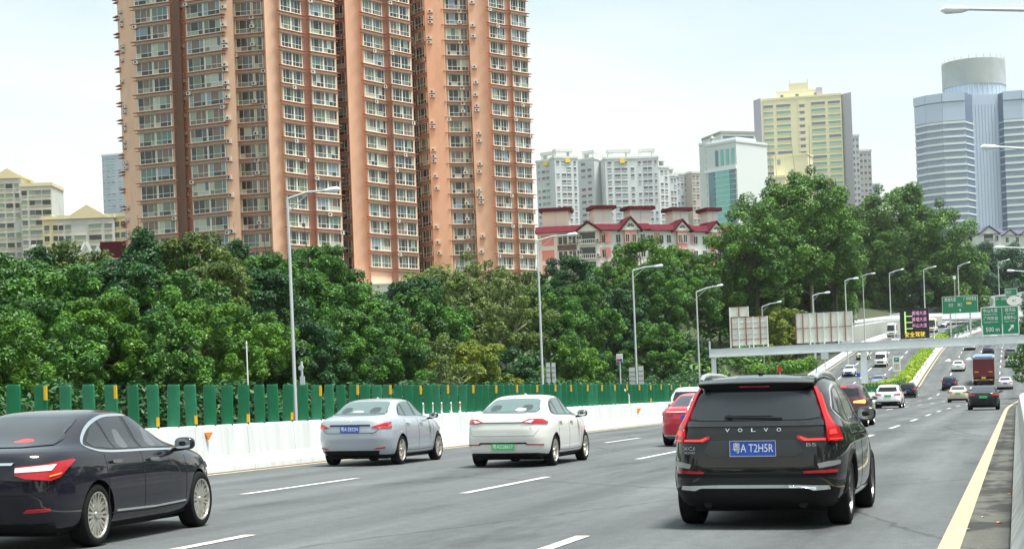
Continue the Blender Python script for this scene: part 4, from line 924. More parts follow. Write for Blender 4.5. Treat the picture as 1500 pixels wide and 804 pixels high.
# -------------------------------------------------- pale sedans
def pale_sedan(kind):
    silver = kind == 'silver'
    root = empty('sedan', (0, 0, 0), 'silver sedan with blue plate, left of the white sedan in the barrier lane' if silver else 'white sedan with green plate and low red lamp band across the boot', 'car')
    rows = scaled(SED, .965 if silver else .975, .985 if silver else .99, 1.02 if silver else 1.03)
    S = Shape(rows, NR, NF)
    pm = paint('paint_silver', (.40, .44, .49), .8, .35, .3) if silver else paint('paint_pearl_white', (.74, .74, .70), .8, .35)
    ax = (1.02, 3.72) if silver else (1.0, 3.76)
    make_body(S, pm, ax, .365, 80, .016, root, .27 if not silver else .25, zax=.33)
    for y in ax:
        for s in (1, -1): wheel(root, s * .78, y, .33, .215, 5 if not silver else 7, 'v' if silver else 's', rr=.70)
    rg = M['glassrear']
    patch(S, 'rear', smooth_poly([(-.64, 1.13), (0, 1.11), (.64, 1.13), (.58, 1.26), (.51, 1.385), (.3, 1.41), (0, 1.415), (-.3, 1.41), (-.51, 1.385), (-.58, 1.26)], 2), .003, .006, rg, 'rear_window', root)
    for s in (1, -1):
        f = (lambda p: p) if s > 0 else mir
        if silver:
            lp = patch(S, 'rear', f([(.50, .86), (.62, .90), (.80, .945), (1.02, .965), (1.06, .94), (.90, .915), (.90, .87), (1.05, .885), (1.08, .86), (1.02, .835), (.62, .83)]), .003, .018, M['lampred'], 'tail_lamp', root, .05)
            patch(S, 'rear', f([(.62, .845), (.98, .85), (.98, .866), (.62, .862)]), .022, .003, M['lampglow'], 'light_strip', lp, .05)
            patch(S, 'rear', f([(.52, .375), (.80, .395), (.80, .425), (.60, .405)]), .003, .012, M['lampred'], 'reflector', root)
        else:
            lp = patch(S, 'rear', f([(.40, .93), (.56, 1.0), (.90, .99), (1.14, .93), (1.10, .895), (.80, .90), (.56, .905)]), .003, .018, M['lampred'], 'tail_lamp', root, .05)
            patch(S, 'rear', f([(.46, .935), (.60, .975), (.66, .97), (.60, .92)]), .022, .003, M['lampclear'], 'lamp_band', lp, .05)
            patch(S, 'rear', f([(.48, .47), (.93, .455), (.93, .48), (.50, .49)]), .003, .01, M['lampred'], 'reflector', root)
    if silver:
        patch(S, 'rear', [(-.48, .885), (.48, .885), (.46, .915), (-.46, .915)], .003, .014, M['seam'], 'plate_brow', root)
        plate(root, S, .815, '粤A·Z832N', M['plateblue'])
        patch(S, 'rear', [(-.62, .25), (.62, .25), (.66, .345), (-.66, .345)], .003, .008, M['blackpl'], 'bumper_valance', root)
        patch(S, 'rear', line_poly([(-.66, .80), (-.55, .73), (.55, .73), (.66, .80)], .01), .002, .002, M['seam'], 'boot_gap', root)
        ellipsoid(root, 'emblem', (0, S.end(0, .975)[1], .965), (.035, .01, .035), M['chrome'], 8)
    else:
        patch(S, 'rear', [(-.56, .92), (.56, .92), (.56, .935), (-.56, .935)], .003, .010, M['blackgloss'], 'lamp_bar', root)
        patch(S, 'rear', [(-.52, .49), (.52, .49), (.50, .52), (-.50, .52)], .003, .008, M['blackpl'], 'plate_brow', root)
        plate(root, S, .43, '粤AD28617', M['plategreen'], .48, .13)
        patch(S, 'rear', [(-.98, .21), (.98, .21), (1.0, .275), (.70, .30), (-.70, .30), (-1.0, .275)], .003, .010, M['blackpl'], 'bumper_valance', root)
        patch(S, 'rear', line_poly([(-.86, .86), (-.66, .66), (.66, .66), (.86, .86)], .009), .002, .002, M['seam_soft'], 'boot_gap', root)
        lettering('EV', .045, M['chrome'], (.60, S.end(.6, .82)[1] - .006, .82), (R(90), 0, R(3)), root, ext=.003)
    dz = .035
    out = [(1.10, 1.13), (1.25, 1.03 + dz), (2.3, 1.01 + dz), (3.22, 1.0 + dz), (2.95, 1.19 + dz), (2.68, 1.33 + dz), (2.38, 1.39 + dz), (2.0, 1.395 + dz), (1.62, 1.37 + dz), (1.3, 1.27 + dz)]
    panes = [('side_window', [(1.18, 1.135), (1.28, 1.065 + dz), (1.50, 1.055 + dz), (1.48, 1.30 + dz), (1.34, 1.25 + dz)]), ('side_window', [(1.56, 1.05 + dz), (2.16, 1.04 + dz), (2.10, 1.37 + dz), (1.68, 1.355 + dz), (1.53, 1.32 + dz)]), ('side_window', [(2.25, 1.04 + dz), (3.10, 1.03 + dz), (2.90, 1.18 + dz), (2.66, 1.30 + dz), (2.38, 1.36 + dz), (2.2, 1.365 + dz)])]
    side_windows(S, dict(outline=out, panes=panes), M['glasslight'], root, M['chrome'] if silver else M['blackgloss'])
    door_seams(S, root, [(1.28, -.02), (2.18, -.02), (3.3, .02)], .33, 1.02, [[(1.38, .33), (2.3, .31), (3.3, .33)]])
    handles(S, root, [(1.46, .93), (2.40, .92)], M['chrome'])
    mirrors(root, .99, 3.02, 1.07, M['blackgloss'], sz=(.11, .075, .07))
    front_end(S, root, 4.7)
    mb = MB(); mb.box(-.7, .7, .5, 4.2, .15, .22); mb.build('underbody', M['blackpl'], root)
    ellipsoid(root, 'aerial', (0, 1.9, S.z[-1] + .0), (.02, .06, .025), pm, 6)
    for s in (1, -1): patch(S, 'rear', smooth_poly([(s*.34-.10, 1.16), (s*.34+.10, 1.16), (s*.34+.09, 1.27), (s*.34-.09, 1.27)], 3), .0092, .001, M['headrest_dark'], 'headrest', root)
    patch(S, 'rear', [(-.6, 1.133), (.6, 1.133), (.59, 1.155), (-.59, 1.155)], .0092, .001, M['headrest_dark'], 'parcel_shelf', root)
    patch(S, 'rear', smooth_poly([(-.16, 1.17), (.06, 1.165), (.08, 1.20), (-.05, 1.215), (-.15, 1.2)], 3) if silver else smooth_poly([(.12, 1.155), (.34, 1.155), (.34, 1.20), (.16, 1.22)], 3), .0095, .001, M['seat'], 'headrest', root)
    return root
M['headrest_dark'] = mat('headrest_dark', (.035, .05, .05), .3); M['seam_soft'] = mat('panel_gap_soft', (.30, .30, .29), .7)
silv = pale_sedan('silver'); silv.scale.y = .93; place(silv, -14.12, 35.0)
whit = pale_sedan('white'); whit.scale.y = .95; place(whit, -10.22, 33.7)

# -------------------------------------------------- ordinary cars for the traffic
def common(kind, det=40, H=1.0):
    suv = kind == 'suv'
    S = Shape(scaled(SUVR if suv else SED, 1 if suv else .98, .98, 1), NR, NF)
    root = bpy.data.objects.new('suv' if suv else 'sedan', None); COL.objects.link(root)
    ax = (.95, 3.75) if suv else (1.05, 3.8)
    pm = paint('paint_common_' + kind, (.5, .5, .5))
    b = make_body(S, pm, ax, .39 if suv else .36, det, .035, root, .32 if suv else .26, zax=.34); b.material_slots[0].link = 'OBJECT'; b.material_slots[0].material = pm
    for y in ax:
        for s in (1, -1): wheel(root, s * .79, y, .345 if suv else .33, .23, 5, 's')
    c = .14
    if suv:
        patch(S, 'rear', [(-.68, 1.17), (.68, 1.17), (.60, 1.48), (-.60, 1.48)], .003, .008, M['glass'], 'rear_window', root, c)
        for kd in 'RL': patch(S, kd, [(.62, 1.22), (1.0, 1.11), (3.25, 1.10), (2.95, 1.34), (2.6, 1.50), (1.4, 1.53), (.85, 1.46)], .003, .008, M['glass'], 'side_window', root, c)
        lp = [(.42, .93), (.95, .90), (1.05, .98), (.95, 1.04), (.46, .99)]; pz = .86
        patch(S, 'rear', [(-.92, .25), (.92, .25), (.96, .48), (-.96, .48)], .003, .012, M['blackpl'], 'bumper_valance', root, c)
    else:
        patch(S, 'rear', [(-.62, 1.10), (.62, 1.10), (.50, 1.36), (-.50, 1.36)], .003, .008, M['glassgrey'], 'rear_window', root, c)
        for kd in 'RL': patch(S, kd, [(1.12, 1.10), (1.3, 1.03), (3.15, 1.0), (2.9, 1.18), (2.62, 1.31), (2.0, 1.37), (1.6, 1.34), (1.3, 1.24)], .003, .008, M['glass'], 'side_window', root, c)
        lp = [(.45, .86), (.95, .84), (1.08, .90), (.95, .95), (.5, .93)]; pz = .78
        patch(S, 'rear', [(-.88, .2), (.88, .2), (.9, .33), (-.9, .33)], .003, .012, M['blackpl'], 'bumper_valance', root, c)
    for s in (1, -1):
        patch(S, 'rear', lp if s > 0 else mir(lp), .004, .02, M['lampred'], 'tail_lamp', root, c)
    mirrors(root, .98, 3.0, 1.08, M['blackgloss'])
    front_end(S, root, 4.6, suv, z=.74 if suv else .66, cell=c)
    mb = MB(); mb.box(-.23, .23, -.012, .012, -.075, .075); p = mb.build('number_plate', M['plateblue'], root); p.location = S.end(0, pz) + Vector((0, -.03, 0)); p.material_slots[0].link = 'OBJECT'; p.material_slots[0].material = M['plateblue']
    p2 = p.copy(); COL.objects.link(p2); p2.location = S.end(0, .5, True) + Vector((0, .03, 0)); p2.parent = root
    mb = MB(); mb.box(-.7, .7, .5, 4.2, .15, .25); mb.build('underbody', M['blackpl'], root)
    return root, S
protoS, SS = common('sedan'); protoV, SV = common('suv')
used = {'sedan': False, 'suv': False}
def car(kind, label, col, px=None, Z=None, x=None, u=None, opp=False, face=0, platec='plateblue', coat=.8, metal=0, group=None, sc_=1.0, yaw=0, brake=False):
    src = protoS if kind == 'sedan' else protoV
    o = src if not used[kind] else copy_tree(src)
    o.name = kind
    o['label'] = label; o['category'] = 'car'
    if group: o['group'] = group
    pm = paint('paint_' + label.split(' ')[0] + '_' + kind, col, coat, .3, metal)
    for ch in o.children:
        if ch.name.startswith('body'): ch.material_slots[0].link = 'OBJECT'; ch.material_slots[0].material = pm
        if ch.name.startswith('number_plate'): ch.material_slots[0].link = 'OBJECT'; ch.material_slots[0].material = M[platec]
        if brake and ch.name.startswith('tail_lamp'): ch.material_slots[0].link = 'OBJECT'; ch.material_slots[0].material = M['lampglow']
    if x is None:
        p = P(px, 560, Z); x, u = p.x, p.y
    used[kind] = True
    pend.append((o, x, u, opp, face, yaw, sc_))
    return o
pend = []
G1 = 'cars driving away on our carriageway'; G2 = 'cars coming towards us on the opposite road'
cars = [
    car('sedan', 'red sedan half hidden behind the left side of the black SUV', (.50, .008, .03), x=-8.52, u=45.6, group=G1),
    car('suv', 'white SUV just beyond the red sedan, partly hidden by it', (.80, .80, .79), x=-11.3, u=60.5, group=G1),
    car('suv', 'dark red SUV with lit brake lamp behind the black SUV door mirror', (.07, .012, .022), x=-6.35, u=65, group=G1),
    car('suv', 'white SUV with green plate in front of the hedge end', (.82, .82, .82), px=1299, Z=118, platec='plategreen', group=G1),
    car('suv', 'black SUV right beside the white SUV near the median wall', (.010, .010, .014), px=1328.5, Z=188, group=G1),
    car('sedan', 'black sedan with green plate, nearest of the far cars in the right lane', (.008, .014, .02), px=1439, Z=100, platec='plategreen', group=G1),
    car('sedan', 'beige sedan with green plate left of the near dark sedan', (.62, .54, .40), px=1402, Z=150, platec='plategreen', group=G1),
    car('suv', 'dark blue SUV ahead of the beige sedan, left of the red truck', (.012, .016, .045), px=1390, Z=204, group=G1),
    car('sedan', 'silver sedan with blue plate to the right of the near dark sedan', (.60, .58, .56), px=1472, Z=202, group=G1),
    car('sedan', 'white sedan left of the red truck under the gantry', (.80, .80, .78), px=1404, Z=236, platec='plategreen', group=G1),
    car('sedan', 'white sedan with green plate low at the right edge beside the truck', (.62, .64, .64), px=1483.5, Z=240, platec='plategreen', group=G1),
    car('suv', 'dark grey SUV ahead of the white sedan at the right edge', (.10, .12, .13), px=1482, Z=258, group=G1),
    car('suv', 'white hatchback just under the gantry beam, above the left lane dashes', (.8, .8, .78), px=1422, Z=285, platec='plategreen', group=G1),
    car('sedan', 'dark sedan showing above the blue roof of the red truck', (.03, .04, .05), px=1449, Z=272, group=G1),
    car('sedan', 'cream sedan partly under the beam right of the truck', (.7, .66, .5), px=1458, Z=310, group=G1),
    car('sedan', 'dark plum sedan far up the road just above the gantry beam', (.04, .01, .05), px=1421, Z=370, group=G1),
    car('suv', 'black car far ahead just left of the 500 m sign', (.02, .02, .03), px=1431, Z=395, group=G1),
    car('sedan', 'silver car coming down the opposite road left of the pillar', (.55, .6, .7), px=1248, Z=229, opp=True, face=1, group=G2),
    car('suv', 'pale yellow car half behind the gantry pillar', (.6, .6, .42), px=1268, Z=262, opp=True, face=1, group=G2),
    car('sedan', 'violet-blue sedan partly behind the hedge', (.16, .16, .36), px=1289, Z=203, opp=True, face=1, group=G2),
    car('suv', 'white car right under the beam on the opposite road', (.75, .75, .68), px=1315, Z=285, opp=True, face=1, group=G2),
    car('sedan', 'silver car on the far slope right of the LED panel', (.6, .64, .66), px=1385, Z=385, opp=True, face=1, group=G2),
    car('suv', 'silver SUV roof glimpsed through the green boards at far left', (.6, .62, .64), x=-25, u=37.5, opp=True, face=1, group=G2),
]
for o, x, u, opp, face, yaw, s_ in pend:
    if face: u += 0
    place(o, x, u, opp, face, yaw)
# lit lamp of the dark red SUV
for ch in cars[2].children:
    if ch.name.startswith('tail_lamp'):
        right = max(v.co.x for v in ch.data.vertices) > 0
        ch.material_slots[0].link = 'OBJECT'; ch.material_slots[0].material = M['brakeon'] if right else M['lampred']
patch(SV, 'rear', [(-.14, 1.50), (.14, 1.50), (.14, 1.53), (-.14, 1.53)], .004, .02, M['lampglow'], 'brake_light', cars[2])
for o in (cars[0],):
    patch(SS, 'rear', [(-.7, .93), (.7, .93), (.7, .955), (-.7, .955)], .004, .014, M['lampclear'], 'boot_trim', o, .1)
    patch(SS, 'rear', [(-.8, .30), (-.6, .24), (.6, .24), (.8, .30), (.8, .33), (-.8, .33)], .016, .01, M['chrome'], 'bumper_strip', o, .1)

# -------------------------------------------------- truck, vans, far lorries
def boxvan(name, label, cat, W, H, L_, m, px, Z, opp=False, face=0, kind='truck', group=None, x=None, u=None):
    root = empty(name, (0, 0, 0), label, cat, group)
    if kind == 'truck':
        mb = MB(); mb.box(-W/2, W/2, 0, L_ - 2.2, 1.05, H - .25); b = mb.build('cargo_box', m, root)
        for i in range(9):
            x_ = -W/2 + W * i / 8; mb = MB(); mb.box(x_ - .025, x_ + .025, -.05, -.001, 1.1, H - .3); mb.build('rib', m, b)
        for z in (1.08, 1.75, 2.45, H - .3): mb = MB(); mb.box(-W/2, W/2, -.07, -.052, z - .04, z + .04); mb.build('rail', m, b)
        mb = MB(); mb.box(-W/2 - .05, W/2 + .05, -.08, L_ - 2.15, H - .249, H - .03); mb.box(-W/2 + .2, W/2 - .2, .2, L_ - 2.4, H - .03, H + .10); mb.build('tarpaulin', M['tarp'], root)
        mb = MB(); mb.box(-W/2 + .15, W/2 - .15, .1, L_, .55, 1.04); mb.build('chassis', M['blackpl'], root)
        mb = MB(); mb.box(-W/2 + .05, W/2 - .05, L_ - 2.0, L_, .7, 2.75); mb.build('cab', m, root)
        mb = MB(); mb.box(-W/2 + .1, W/2 - .1, -.06, .02, .60, .78); mb.build('bumper', M['rust'], root)
        for s in (-1, 1):
            mb = MB(); mb.box(s * W * .33 - .26, s * W * .33 + .26, -.10, -.072, 1.62, 1.74); mb.build('tail_lamp', M['lampamber'], root)
            mb = MB(); mb.box(s * W * .36 - .2, s * W * .36 + .2, -.09, -.062, .62, .74); mb.build('tail_lamp', M['lampamber'], root)
            for y in (1.0, 2.1, L_ - 1.2): wheel(root, s * (W/2 - .22), y, .48, .4, 6, 's')
            mb = MB(); mb.box(s * (W/2 - .3) - .3, s * (W/2 - .3) + .3, .28, .32, .25, .9); mb.build('mudguard', M['blackpl'], root)
        mb = MB(); mb.box(-.26, .26, -.11, -.09, .82, 1.06); mb.build('number_plate', M['plateyellow'], root)
    else:
        S = Shape([(.25, .1, L_ - .1, W/2 * .9), (.4, 0, L_, W/2), (1.0, 0, L_ - .05, W/2), (1.1, .01, L_ - .3, W/2 * .985), (H * .93, .08, L_ - 1.0, W/2 * .88), (H * .985, .15, L_ - 1.25, W/2 * .8), (H, .6, L_ - 1.8, W/2 * .4)], [(0, 9), (3, 8)], [(0, 5), (3, 6)])
        make_body(S, m, (.9, L_ - .95), .38, 40, .05, root, .35, zax=.34)
        patch(S, 'front', [(-W*.43, 1.12), (W*.43, 1.12), (W*.37, H*.88), (-W*.37, H*.88)], .004, .01, M['glass'], 'windscreen', root, .15)
        for kd in 'RL':
            for a, b in ((.3, 1.4), (1.5, 2.6), (2.7, L_ - 1.2)): patch(S, kd, [(a, 1.15), (b, 1.15), (b - (.25 if b > 3 else 0), H*.86), (a, H*.86)], .004, .01, M['glass'], 'side_window', root, .2)
        patch(S, 'rear', [(-W*.38, 1.15), (W*.38, 1.15), (W*.34, H*.87), (-W*.34, H*.87)], .004, .01, M['glass'], 'rear_window', root, .15)
        for s in (1, -1):
            q = [(W*.28, .78), (W*.46, .78), (W*.46, .98), (W*.28, .92)]; patch(S, 'front', q if s > 0 else mir(q), .004, .02, M['lampclear'], 'headlight', root, .15)
            for y in (.9, L_ - .95): wheel(root, s * (W/2 - .13), y, .34, .22, 5, 's')
        patch(S, 'front', [(-W*.24, .66), (W*.24, .66), (W*.24, .86), (-W*.24, .86)], .004, .02, M['blackpl'], 'grille', root, .15)
        patch(S, 'front', [(-W*.48, .30), (W*.48, .30), (W*.48, .42), (-W*.48, .42)], .004, .03, M['blackpl'], 'bumper', root, .15)
    if x is None: p = P(px, 560, Z); x, u = p.x, p.y
    place(root, x, u, opp, face); return root
M['tarp'] = mat('blue_tarpaulin', (.20, .27, .36), .6, noise=(1.5, .6)); 
boxvan('truck', 'dark red cargo truck with blue tarpaulin roof driving under the gantry', 'truck', 2.5, 3.5, 8.5, mat('truck_red', (.20, .022, .03), .5, noise=(1.2, .7, (.12, .02, .025))), 1441, 212)
boxvan('van', 'white minivan coming towards us right of the gantry pillar', 'van', 1.75, 2.05, 4.6, paint('van_white', (.8, .8, .76)), 1294, 243, True, 1, 'van', G2)
boxvan('van', 'white van high on the slope left of the LED panel', 'van', 2.0, 2.7, 5.6, paint('bus_white', (.75, .77, .76)), 1311, 345, True, 1, 'van', G2)
boxvan('bus', 'cream bus on the slope just right of the LED panel', 'bus', 2.4, 3.0, 8.5, paint('bus_cream', (.75, .70, .5)), 1369, 360, True, 1, 'van', G2)
# ================================================================== BUILDINGS
def glassmats():
    cs = [('curtain_green', (.26, .33, .26), .25), ('curtain_pale', (.42, .45, .38), .3), ('dark', (.02, .028, .03), .08), ('teal', (.10, .20, .19), .1), ('slate', (.08, .11, .13), .1), ('blue', (.20, .28, .34), .1), ('olive', (.15, .18, .13), .2), ('brown', (.16, .12, .10), .2), ('grey', (.20, .23, .22), .2)]
    return [mat('pane_' + n, c, r, spec=.6) for n, c, r in cs]
GM = glassmats()
_win = {}
def window_mesh(w, h, var, nm=3):
    key = (round(w, 1), h, var, nm); w = key[0]
    if key in _win: return _win[key]
    rnd = random.Random(hash(key) & 0xffff)
    base = rnd.choice([0, 1, 6, 6, 3, 4, 4, 2, 2, 2, 7, 5])
    mb = MB(); fr = .06
    mats = [M['wframe']] + GM
    zt = h * .34
    xs = [-w / 2 + w * i / nm for i in range(nm + 1)]
    if nm == 3: xs = [-w/2, -w/2 + w * rnd.choice([.25, .3, .36]), w/2 - w * rnd.choice([.25, .3]), w/2]
    for i in range(nm):
        for (a, b) in ((0, zt), (zt, h)):
            g = base if rnd.random() < .5 else rnd.choice([0, 1, 2, 2, 2, 4, 6, 7])
            d = rnd.choice((.035, .05, .065))
            mb.face([(xs[i], -d, a), (xs[i + 1], -d, a), (xs[i + 1], -d, b), (xs[i], -d, b)], 1 + g)
    t = .035
    for x in (-w/2, w/2): mb.box(x - fr, x + fr, -.14, 0, 0, h)
    for x in xs[1:-1]: mb.box(x - t * .7, x + t * .7, -.11, -.03, fr, h - fr)
    for z in (0, h): mb.box(-w/2 + fr, w/2 - fr, -.14, 0, z - fr * (z > 0), z + fr * (z == 0))
    mb.box(-w/2 + fr, w/2 - fr, -.10, -.03, zt - t, zt + t)
    me = mb.mesh('window', mats); _win[key] = me; return me
mb = MB(); mb.box(-.42, .42, -.38, 0, 0, .60); mb.lathe([(-.39, .001), (-.39, .22)], 'z', 12) if 0 else None
mb.face([(-.08 + .2 * math.cos(t), -.385, .3 + .2 * math.sin(t)) for t in [2 * math.pi * j / 12 for j in range(12)]], 1); mb.box(-.5, .5, -.40, 0, -.08, -.02, 2)
AC_ME = mb.mesh('air_conditioner', [M['ac'], M['rimdark'], M['redtrim']])
FLOOR0 = 68.8; FH = 3.0
_ledge = {}
def ledge_mesh(w, kind):
    k = (round(w, 1), kind)
    if k not in _ledge:
        w = k[0]; mb = MB(); o = .75
        mb.box(-w/2 - o, w/2 + o, -.46, .02, -.09, .01, 1); mb.box(-w/2 - .1, w/2 + .1, -.30, .02, .012, .10, 0)
        mb.box(-w/2 - o * .8, w/2 + o * .8, -.34, .02, -.62, -.54, 1); mb.box(-w/2 - .1, w/2 + .1, -.20, .02, -.538, -.092, 2)
        for i in range(3): x = -w/2 + w * (i + .5) / 3; mb.box(x - .05, x + .05, -.36, -.30, -.20, -.09, 1)
        _ledge[k] = mb.mesh('ledge', [M['baydark'] if kind else M['cream'], M['redtrim'], M['baydark'] if kind else M['bay']])
    return _ledge[k]
def tower(name, label, nodes, backdepth, ztop, z0, zw0, zw1, floor0=FLOOR0):
    pts = [P(px, 170, Z) for px, Z, *_ in nodes]; pts = [Vector((p.x, p.y, 0)) for p in pts]
    root = empty(name, (pts[0].x, pts[0].y, z0), label, 'apartment tower'); ro = root.location.copy()
    vd = ray(480, 170); back = Vector((vd.x, vd.y, 0)).normalized() * backdepth
    bp = [pts[-1] + back, pts[0] + back]; wm = ['pink', 'bay', 'brown', 'redcol', 'cream', 'baydark']; mb = MB()
    poly = pts + bp
    for i in range(len(poly)):
        a, b = poly[i], poly[(i + 1) % len(poly)]
        kind = nodes[i][2] if i < len(nodes) - 1 else 'pink'
        m = {'bay': 1, 'brown': 2, 'red': 3, 'recess': 5, 'darkbay': 5, 'bayd': 5}.get(kind, 0)
        mb.face([Vector((a.x, a.y, z0)) - ro, Vector((b.x, b.y, z0)) - ro, Vector((b.x, b.y, ztop)) - ro, Vector((a.x, a.y, ztop)) - ro], m)
    mb.face([Vector((p.x, p.y, ztop)) - ro for p in poly], 0)
    mb.build('wall', [M[k] for k in wm], root)
    rnd = random.Random(len(nodes) * 7 + int(backdepth))
    nf0 = math.ceil((zw0 - floor0) / FH); nf1 = int((zw1 - floor0) / FH)
    for i in range(len(nodes) - 1):
        a, b = pts[i], pts[i + 1]; kind = nodes[i][2]; d = b - a; L_ = d.length
        ang = math.atan2(d.y, d.x); c = (a + b) / 2; t = d.normalized(); nrm = Vector((t.y, -t.x, 0))
        for f in range(nf0, nf1 + 1):
            z = floor0 + f * FH
            if kind in ('bay', 'recess', 'darkbay', 'bayd'):
                o = bpy.data.objects.new('ledge', ledge_mesh(L_ - .1, 1 if kind in ('bayd', 'darkbay', 'recess') else 0)); o.location = Vector((c.x, c.y, z)) - ro; o.rotation_euler.z = ang; put(o, root)
                if rnd.random() < .3:
                    q = a + d * rnd.choice([.03, .5, .97]) + nrm * .05; o = bpy.data.objects.new('air_conditioner', AC_ME); o.location = Vector((q.x, q.y, z - .75)) - ro; o.rotation_euler.z = ang; put(o, root)
                if kind == 'recess': spl = [(.06, .60, 3), (.66, .94, 2)]
                elif L_ < 3.0: spl = [(.05, .95, 3)]
                else: spl = [(.03, .485, 3), (.515, .97, 3)]
                for (s0, s1, nm) in spl:
                    o = bpy.data.objects.new('window', window_mesh((s1 - s0) * L_, 2.24, rnd.randrange(9), nm)); q = a + d * ((s0 + s1) / 2) + nrm * (-.0)
                    o.location = Vector((q.x, q.y, z + .14)) - ro; o.rotation_euler.z = ang; put(o, root)
            if kind in ('acwall', 'recess', 'side') and rnd.random() < {'acwall': .75, 'recess': .7, 'side': .5}[kind]:
                q = a + d * (rnd.choice([.2, .25, .3]) if kind != 'recess' else .63); o = bpy.data.objects.new('air_conditioner', AC_ME)
                o.location = Vector((q.x, q.y, z + rnd.choice([-.6, .3, .9]))) - ro; o.rotation_euler.z = ang; put(o, root)
                if rnd.random() < .3 and kind != 'recess': o2 = o.copy(); o2.location.z += .85; put(o2, root)
            if kind == 'side':
                q = a + nrm * .01; mb = MB(); mb.box(-.9, .7, -.5, .3, -.08, .06); mb.box(-.8, .6, -.42, .3, -.62, -.5)
                k2 = ('sideledge',)
                if k2 not in _ledge: _ledge[k2] = mb.mesh('ledge', [M['redtrim']])
                o = bpy.data.objects.new('ledge', _ledge[k2]); o.location = Vector((q.x, q.y, z)) - ro; o.rotation_euler.z = ang; put(o, root)
        if kind == 'recess':
            for s in (.02, .635):
                q = a + d * s + nrm * .15; mb = MB(); mb.tube([Vector((q.x, q.y, z0)) - ro, Vector((q.x, q.y, ztop)) - ro], .09, 6); mb.build('drain_pipe', M['pipe'], root)
    return root, pts
NA = [(177.5, 297, 'side'), (201, 292, 'pinkret'), (202, 290.5, 'bayd'), (253, 288, 'ret'), (255, 292, 'brown'), (268, 292, 'ret'), (270, 294, 'acwall'), (276, 293, 'ret'), (277.5, 288.5, 'bayd'), (330, 285.5, 'acwall'), (346, 285, 'ret'), (347.5, 288, 'recess'), (391, 287, 'ret'), (393, 284, 'pink'), (413, 285.5, 'ret'), (415, 284.5, 'bay'), (446, 288.5, 'ret'), (447, 289.6, 'red'), (457, 290.2, 'ret'), (458, 289, 'bay'), (494, 293, 'ret'), (496, 303, 'end')]
tower('apartment_tower', 'salmon apartment tower at left with grey-brown recess and drain pipes', NA, 16, 92, 2, 22, 84)
NB = [(489, 306, 'darkbay'), (509, 305, 'ret'), (511, 301, 'pink'), (534, 302, 'ret'), (535, 301, 'bay'), (565, 305.5, 'ret'), (566, 306.2, 'red'), (574, 306.6, 'ret'), (575, 305.5, 'bay'), (604, 309.5, 'ret'), (606, 330, 'end')]
tower('apartment_tower', 'narrow salmon apartment tower in the middle above the white podium', NB, 14, 95, 2, 24, 87, 68.9)
NC = [(600, 340, 'darkbay'), (627, 334, 'ret'), (628, 333, 'acwall'), (655, 332.5, 'ret'), (656, 333, 'recess'), (691, 334.5, 'ret'), (692, 333, 'acwall'), (720, 333.5, 'ret'), (721, 332.5, 'bay'), (744, 335.5, 'ret'), (745, 336.4, 'pink'), (752, 336.9, 'ret'), (753, 336, 'bay'), (776, 339, 'ret'), (777, 352, 'end')]
tower('apartment_tower', 'right salmon apartment tower with paired air conditioners beside the low-rise', NC, 16, 104, 2, 28, 96, 67.3)
# string courses linking bays
# podium under middle tower
a, b = P(524, 432, 299), P(578, 432, 299); top = P(550, 417, 299).z
root = empty('podium', (a.x, a.y, 2), 'white podium block showing over the trees below the middle tower', 'building'); mb = MB()
mb.hexa([Vector((p.x, p.y, z)) - root.location for z in (2, top) for p in (a, b, b + Vector((-2, 6, 0)), a + Vector((-2, 6, 0)))]); mb.build('wall', mat('podium_white', (.8, .8, .76), .6, noise=(.5, .3)), root)
mb = MB(); mb.hexa([Vector((p.x, p.y, z)) - root.location for z in (top, top + .25) for p in (a + Vector((-.2, -.2, 0)), b + Vector((.2, -.2, 0)), b + Vector((-2, 6, 0)), a + Vector((-2, 6, 0)))]); mb.build('parapet', M['wframe'], root)

